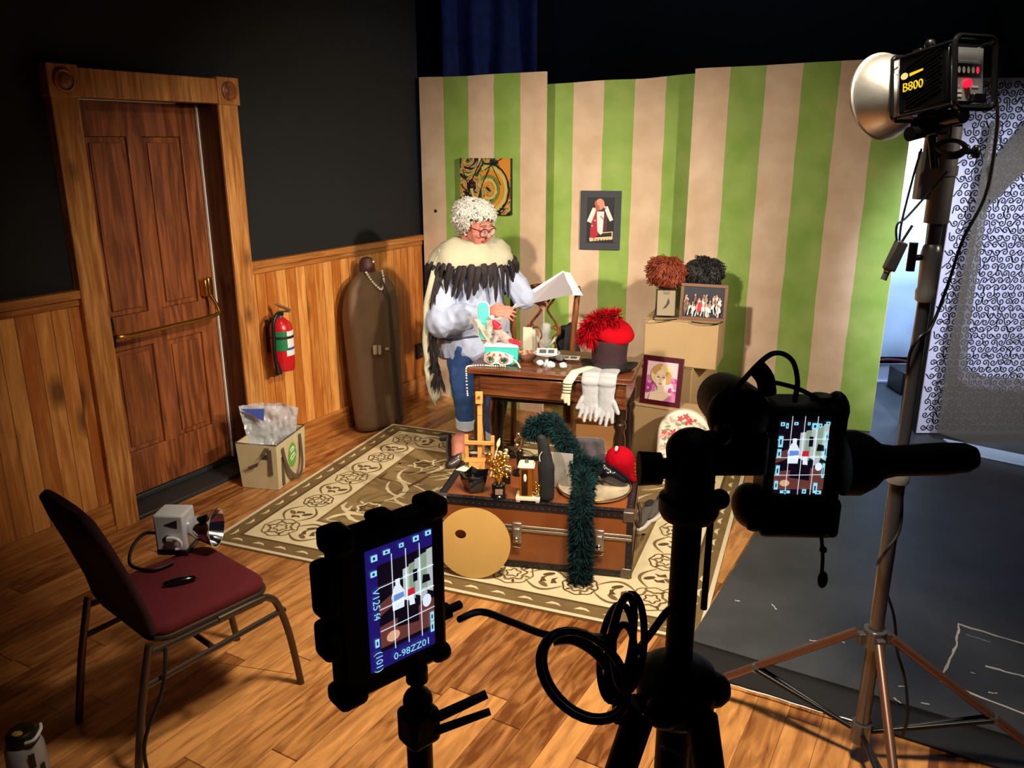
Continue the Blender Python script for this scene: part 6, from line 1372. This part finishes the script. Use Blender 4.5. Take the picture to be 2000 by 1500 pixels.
obj('dial', MB().sph((cx_(1632), .02, cz_(812)), (.013, .02, .022), 14, 10).cyl((cx_(1600), .02, cz_(792)), (cx_(1600), .02, cz_(782)), .012, n=14), gear, cam)
cc = lambda px, py, Y=Yc: at(px, py, Y)-cam_c
obj('strap_loop', MB().tube(smoothpath([cc(1402, 815), cc(1440, 760), cc(1490, 705), cc(1520, 690), cc(1548, 705), cc(1558, 745), cc(1552, 785)], 8), .0045, 8, flat=.6).tube(smoothpath([cc(1500, 745), cc(1560, 760), cc(1620, 792)], 6), .0042, 8, flat=.6).tube(smoothpath([cc(1478, 718), cc(1495, 740), cc(1500, 770)], 5), .010, 8), rubber, cam)
obj('cap_tether', MB().tube(smoothpath([cc(1604, 1050), cc(1606, 1090), cc(1604, 1120)], 5), .0022, 6), rubber, cam); obj('tether_bead', MB().sph(cc(1606, 1131), (.006, .005, .011), 12, 10), rubber, cam); obj('tether_bead', MB().sph(cc(1607, 1073), .0045, 8, 6), rubber, cam)
# coiled cable between monitor and tripod
cb_ = lambda px, py, Y=.80: at(px, py, Y)
cable = mat('cable', (16, 10, 10), .35)
P_ = [cb_(897, 1210, .88), cb_(940, 1195, .86), cb_(1000, 1215, .84), cb_(1070, 1240, .82), cb_(1150, 1243), cb_(1195, 1246)]
tag(obj('video_cable', MB().tube(smoothpath(P_, 8), .0045, 8), cable), 'black cable running from the monitor plug across to the coil', 'cable')
m = MB()
def loop(cx, cy, rx, ry, rot, Y, r=.0042, n=30):
    pts = []
    for k in range(n):
        a = 2*PI*k/n; x = rx*math.cos(a); y = ry*math.sin(a); pts.append(at(cx+x*math.cos(rot)-y*math.sin(rot), cy+x*math.sin(rot)+y*math.cos(rot), Y+.012*math.sin(a+cx)))
    m.tube(pts, r, 8, closed=True)
loop(1140, 1320, 72, 102, -.75, .775); loop(1142, 1317, 66, 95, -.72, .785); loop(1204, 1275, 32, 95, .1, .80); loop(1228, 1255, 30, 95, .06, .79); loop(1212, 1260, 22, 98, .16, .785); loop(1216, 1290, 24, 70, .04, .795)
m.tube(smoothpath([cb_(1190, 1290), cb_(1205, 1320), cb_(1212, 1350), cb_(1210, 1405)], 6), .010, 10); m.tube(smoothpath([cb_(1230, 1290), cb_(1265, 1245), cb_(1300, 1198), cb_(1320, 1180, .85)], 6), .0045, 8); m.tube(smoothpath([cb_(1080, 1250), cb_(1120, 1248), cb_(1165, 1275), cb_(1200, 1320)], 6), .007, 8)
tag(obj('coiled_cable', m, cable, sharp=80), 'loops of black cable tied together and hung on the tripod', 'cable')

# ------------------------------------------------------------------ light stand and strobe
SX, SY = 1.112, 2.155; chrome2 = mat('stand_chrome', (92, 92, 96), .18, .45, coat=.8); blackm = mat('stand_black', (24, 22, 22), .35, .4)
ls = thing('light_stand', 'tall chrome light stand at the right holding the strobe head', 'light stand', (SX, SY, .0186)); zb_ = -.0186
obj('lower_tube', MB().cyl((0, 0, .10), (0, 0, .97), .0215, n=24), chrome2, ls); obj('upper_tube', MB().cyl((0, 0, .95), (0, 0, 1.72), .0165, n=24), chrome2, ls)
obj('collar', MB().lathe([(.0165, .94), (.029, .945), (.030, .975), (.027, .98), (.030, .985), (.029, 1.01), (.0165, 1.015)], n=24, caps=False), mat('receiver', (196, 194, 190), .32, .7), ls)
obj('collar', MB().lathe([(.0165, 1.47), (.024, 1.475), (.026, 1.50), (.022, 1.51), (.024, 1.56), (.026, 1.60), (.022, 1.62), (.0165, 1.625)], n=24, caps=False), mat('receiver', (196, 194, 190)), ls)
obj('knob', MB().cyl((-.02, 0, 1.59), (-.055, -.01, 1.59), .008, n=10).cyl((-.055, -.01, 1.555), (-.055, -.01, 1.63), .011, .011, 12), blackm, ls)
obj('receiver', MB().cyl((0, 0, 1.68), (0, 0, 1.92), .030, n=24).cyl((-.022, .02, 1.74), (-.022, .02, 1.90), .026, n=16).bx(-.062, .0, -.005, .02, 1.74, 1.86).cyl((0, 0, 1.80), (0, 0, 1.825), .034, n=24), mat('receiver', (196, 194, 190), .32, .7), ls)
obj('wing_bolt', MB().cyl((.03, 0, 1.86), (.065, -.01, 1.86), .007, n=8).sph((.07, -.01, 1.86), (.012, .012, .018), 10, 8), blackm, ls)
zc_ = .43; obj('leg_collar', MB().cyl((0, 0, zc_-.03), (0, 0, zc_+.03), .034, n=20).bx(-.05, .05, -.012, .012, zc_-.02, zc_+.015).bx(-.012, .012, -.05, .05, zc_-.02, zc_+.015), chrome2, ls, bevel=.002)
obj('brace_collar', MB().cyl((0, 0, .05), (0, 0, .12), .030, n=20), chrome2, ls)
tape = mat('stand_leg', (120, 86, 70), .35, .6)
f0 = on(1392, 1358) ; f1_ = on(1990, 1492); ends = [Vector((f0.x-SX-.03, f0.y-SY+.02, .0)), Vector((f1_.x-SX+.08, f1_.y-SY-.03, .0)), Vector((-.12, -.62, .0))]
for e_ in ends:
    d = Vector((e_.x, e_.y, 0)).normalized(); a0 = d*.05+Vector((0, 0, zc_)); 
    obj('leg', MB().cyl(a0, e_+Vector((0, 0, .012)), .0135, n=14), tape, ls); md = a0.lerp(e_, .62); 
    obj('leg_joint', MB().cyl(md-d*.012, md+d*.012, .018, n=12), chrome2, ls); obj('brace', MB().cyl(d*.03+Vector((.0, 0, .085)), md+Vector((-d.y*.012, d.x*.012, 0)), .008, n=10).cyl(d*.03+Vector((.0, 0, .085)), md-Vector((-d.y*.012, d.x*.012, 0)), .008, n=10), blackm, ls); obj('foot', MB().sph(e_+Vector((0, 0, .012)), .016, 10, 8), rubber, ls)
# strobe head
gl_b = mat('strobe_black', (12, 12, 13), .22, coat=.5)
sc_ = at(1822, 168, 2.12); sy_ = math.radians(112); sb = bpy.data.objects.new('studio_strobe', None); COL.objects.link(sb); sb.location = sc_; sb.rotation_euler = (0, math.radians(9), sy_); tag(sb, 'black studio strobe with silver reflector on top of the light stand', 'studio flash')
obj('housing', MB().bx(-.095, .055, -.060, .060, -.064, .077), gl_b, sb, bevel=.010)
fn = MB()
for k in range(12): fn.box((-.025-.004*(k % 2)+.0, .060, .062-.009*k), (.10, .006, .003), (0, .30, 0))
obj('cooling_fins', fn, gl_b, sb)
tx = MB(); Mt = Matrix(((-1, 0, 0, .032), (0, 0, 1, .0642), (0, 1, 0, .003), (0, 0, 0, 1)))
text_mb('B800', .030, Mt @ TR(.03, -.004, 0), .0008, tx, 0); tx.poly([(.02, .020), (.06, .026), (.06, .031), (.02, .028)], Mt, 0); tx.disc((.006, .024, .001), .011, .008, Mt, 1)
obj('lettering', tx, [mat('strobe_yellow', (230, 206, 30), .5), mat('bee', (226, 214, 150), .5)], sb)
gd = MB(); 
for x in (.062,): gd.tube([Vector((x, p_[0], p_[1]+.005)) for p_ in superrect(.135, .155, .015)], .005, 8, closed=True)
gd.tube([Vector((-.115, p_[0], p_[1]+.005)) for p_ in superrect(.130, .160, .02)], .007, 8, closed=True)
for (y, z) in ((.06, .075), (-.06, .075), (.06, -.065), (-.06, -.065)): gd.cyl((-.115, y, z), (.06, y, z), .004, n=8)
obj('guard_frame', gd, mat('guard', (40, 40, 42), .2, .6, coat=.4), sb)
MR = Matrix(((0, 0, -1, -.0965), (-1, 0, 0, 0), (0, 1, 0, 0), (0, 0, 0, 1)))     # picture x -> -y, picture y -> z, out -> -x
pnl = MB(); pnl.poly([(-.05, -.055, .0), (.05, -.055, .0), (.05, .066, .0), (-.05, .066, .0)], MR, 0); pnl.poly([(-.04, .0, .001), (.042, .0, .001), (.042, .03, .001), (-.04, .03, .001)], MR, 1)
for k in range(5): pnl.disc((-.03+.015*k, .015, .002), .005, .008, MR, 2 if k < 4 else 3, 10)
for (a, b, c_, d_) in ((-.04, -.028, -.02, -.022), (.012, .034, -.02, -.024), (-.045, -.02, -.036, -.03), (-.045, -.02, -.046, -.04), (.0, .03, -.05, -.042), (-.03, .03, .034, .037)): pnl.poly([(a, c_, .0015), (b, c_, .0015), (b, d_, .0015), (a, d_, .0015)], MR, 2)
obj('rear_panel', pnl, [mat('panel_grey', (140, 140, 142), .4), mat('panel_black', (14, 14, 15), .3), mat('panel_text', (214, 210, 204), .5), led('redlamp', (230, 20, 50), 1.5)], sb, recalc=False)
obj('power_lamp', MB().cyl((-.096, .006, -.016), (-.106, .006, -.016), .010, n=14), led('redlamp', (230, 20, 50), 1.5), sb)
obj('socket', MB().bx(-.112, -.094, -.045, -.005, -.062, -.04), gl_b, sb, bevel=.003)
obj('reflector', MB().lathe([(.048, .055), (.062, .065), (.080, .085), (.096, .112), (.104, .138), (.107, .150), (.112, .152), (.112, .157), (.105, .157), (.100, .14), (.092, .114), (.076, .09), (.05, .07)], (0, 0, .006), (1, 0, 0), 44, caps=False), mat('reflector_silver', (222, 218, 208), .38, .9, bump=.1, bscale=30), sb)
obj('flash_tube', MB().tube([Vector((.09, .025*math.cos(a), .006+.025*math.sin(a))) for a in [2*PI*k/18 for k in range(18)]], .005, 8, closed=True), mat('frost', (220, 220, 220), .4), sb)
obj('umbrella_clip', MB().bx(.02, .045, -.02, .02, .075, .095).sph((.01, 0, .1), .014, 10, 8), blackm, sb, bevel=.003)
obj('yoke', MB().bx(-.03, .03, -.02, .02, -.12, -.062).cyl((.02, .03, -.09), (.02, -.03, -.09), .022, n=18).cyl((-.09, .0, -.085), (-.03, 0, -.085), .02, n=14), gl_b, sb, bevel=.004)
obj('tilt_knob', MB().cyl((-.0, .03, -.11), (-.0, .075, -.115), .014, .018, 12), gl_b, sb)
obj('spigot', MB().cyl((0, 0, -.11), (-.012, 0, -.20), .012, n=12), blackm, sb)
# cords on the stand
S_ = lambda px, py, Y=2.10: at(px, py, Y)
m = MB()
for k in range(7): m.tube([S_(1858+(26+2*k % 5)*math.cos(a), 289+(13+k*.6)*math.sin(a)+k-3, 2.07+.003*k) for a in [2*PI*j/20 for j in range(20)]], .0042, 6, closed=True)
m.tube(smoothpath([S_(1862, 195), S_(1858, 240), S_(1855, 275)], 5), .003, 6)
tag(obj('sync_cord', m, blackp, sharp=80), 'small bundled black sync cord hanging under the strobe head', 'cord')
P_ = [S_(1932, 178, 2.08), S_(1946, 200, 2.1), S_(1946, 260, 2.13), S_(1925, 380, 2.18), S_(1880, 470, 2.19), S_(1850, 560, 2.19), S_(1818, 640, 2.15), S_(1795, 660, 2.13), S_(1775, 700, 2.14), S_(1770, 800, 2.19), S_(1762, 930, 2.19), S_(1758, 1030, 2.14), S_(1728, 1080, 2.11), S_(1716, 1110, 2.17), S_(1745, 1200, 2.20), S_(1752, 1270, 2.18), S_(1768, 1330, 2.14), S_(1772, 1400, 2.10), S_(1762, 1440, 2.10)]
tag(obj('power_cord', MB().tube(smoothpath(P_, 8), .0045, 8), blackp), 'black power cord wound down the light stand from the strobe', 'cord')
t = thing('radio_trigger', 'small grey-black radio trigger dangling by cords beside the light stand', 'trigger', S_(1748, 500))
p = t.location
obj('body', MB().box((0, 0, .0), (.030, .022, .078), (0, .33, 0)), mat('trigger_body', (70, 68, 64), .3, .3), t, bevel=.004); obj('antenna', MB().cyl((.012, 0, .035), (.034, 0, .078), .0035, n=8), blackp, t); obj('plug', MB().cyl((-.014, 0, -.036), (-.022, 0, -.062), .008, n=12).sph((-.014, 0, -.034), .011, 10, 8), mat('nickel', (180, 176, 168)), t)
obj('cord', MB().tube(smoothpath([Vector((.006, 0, .036)), S_(1762, 430)-p, S_(1785, 340)-p, S_(1800, 290)-p], 6), .0028, 6).tube(smoothpath([Vector((-.0, 0, .036)), S_(1752, 440)-p, S_(1775, 420)-p, S_(1850, 335)-p], 6), .003, 6), blackp, t)
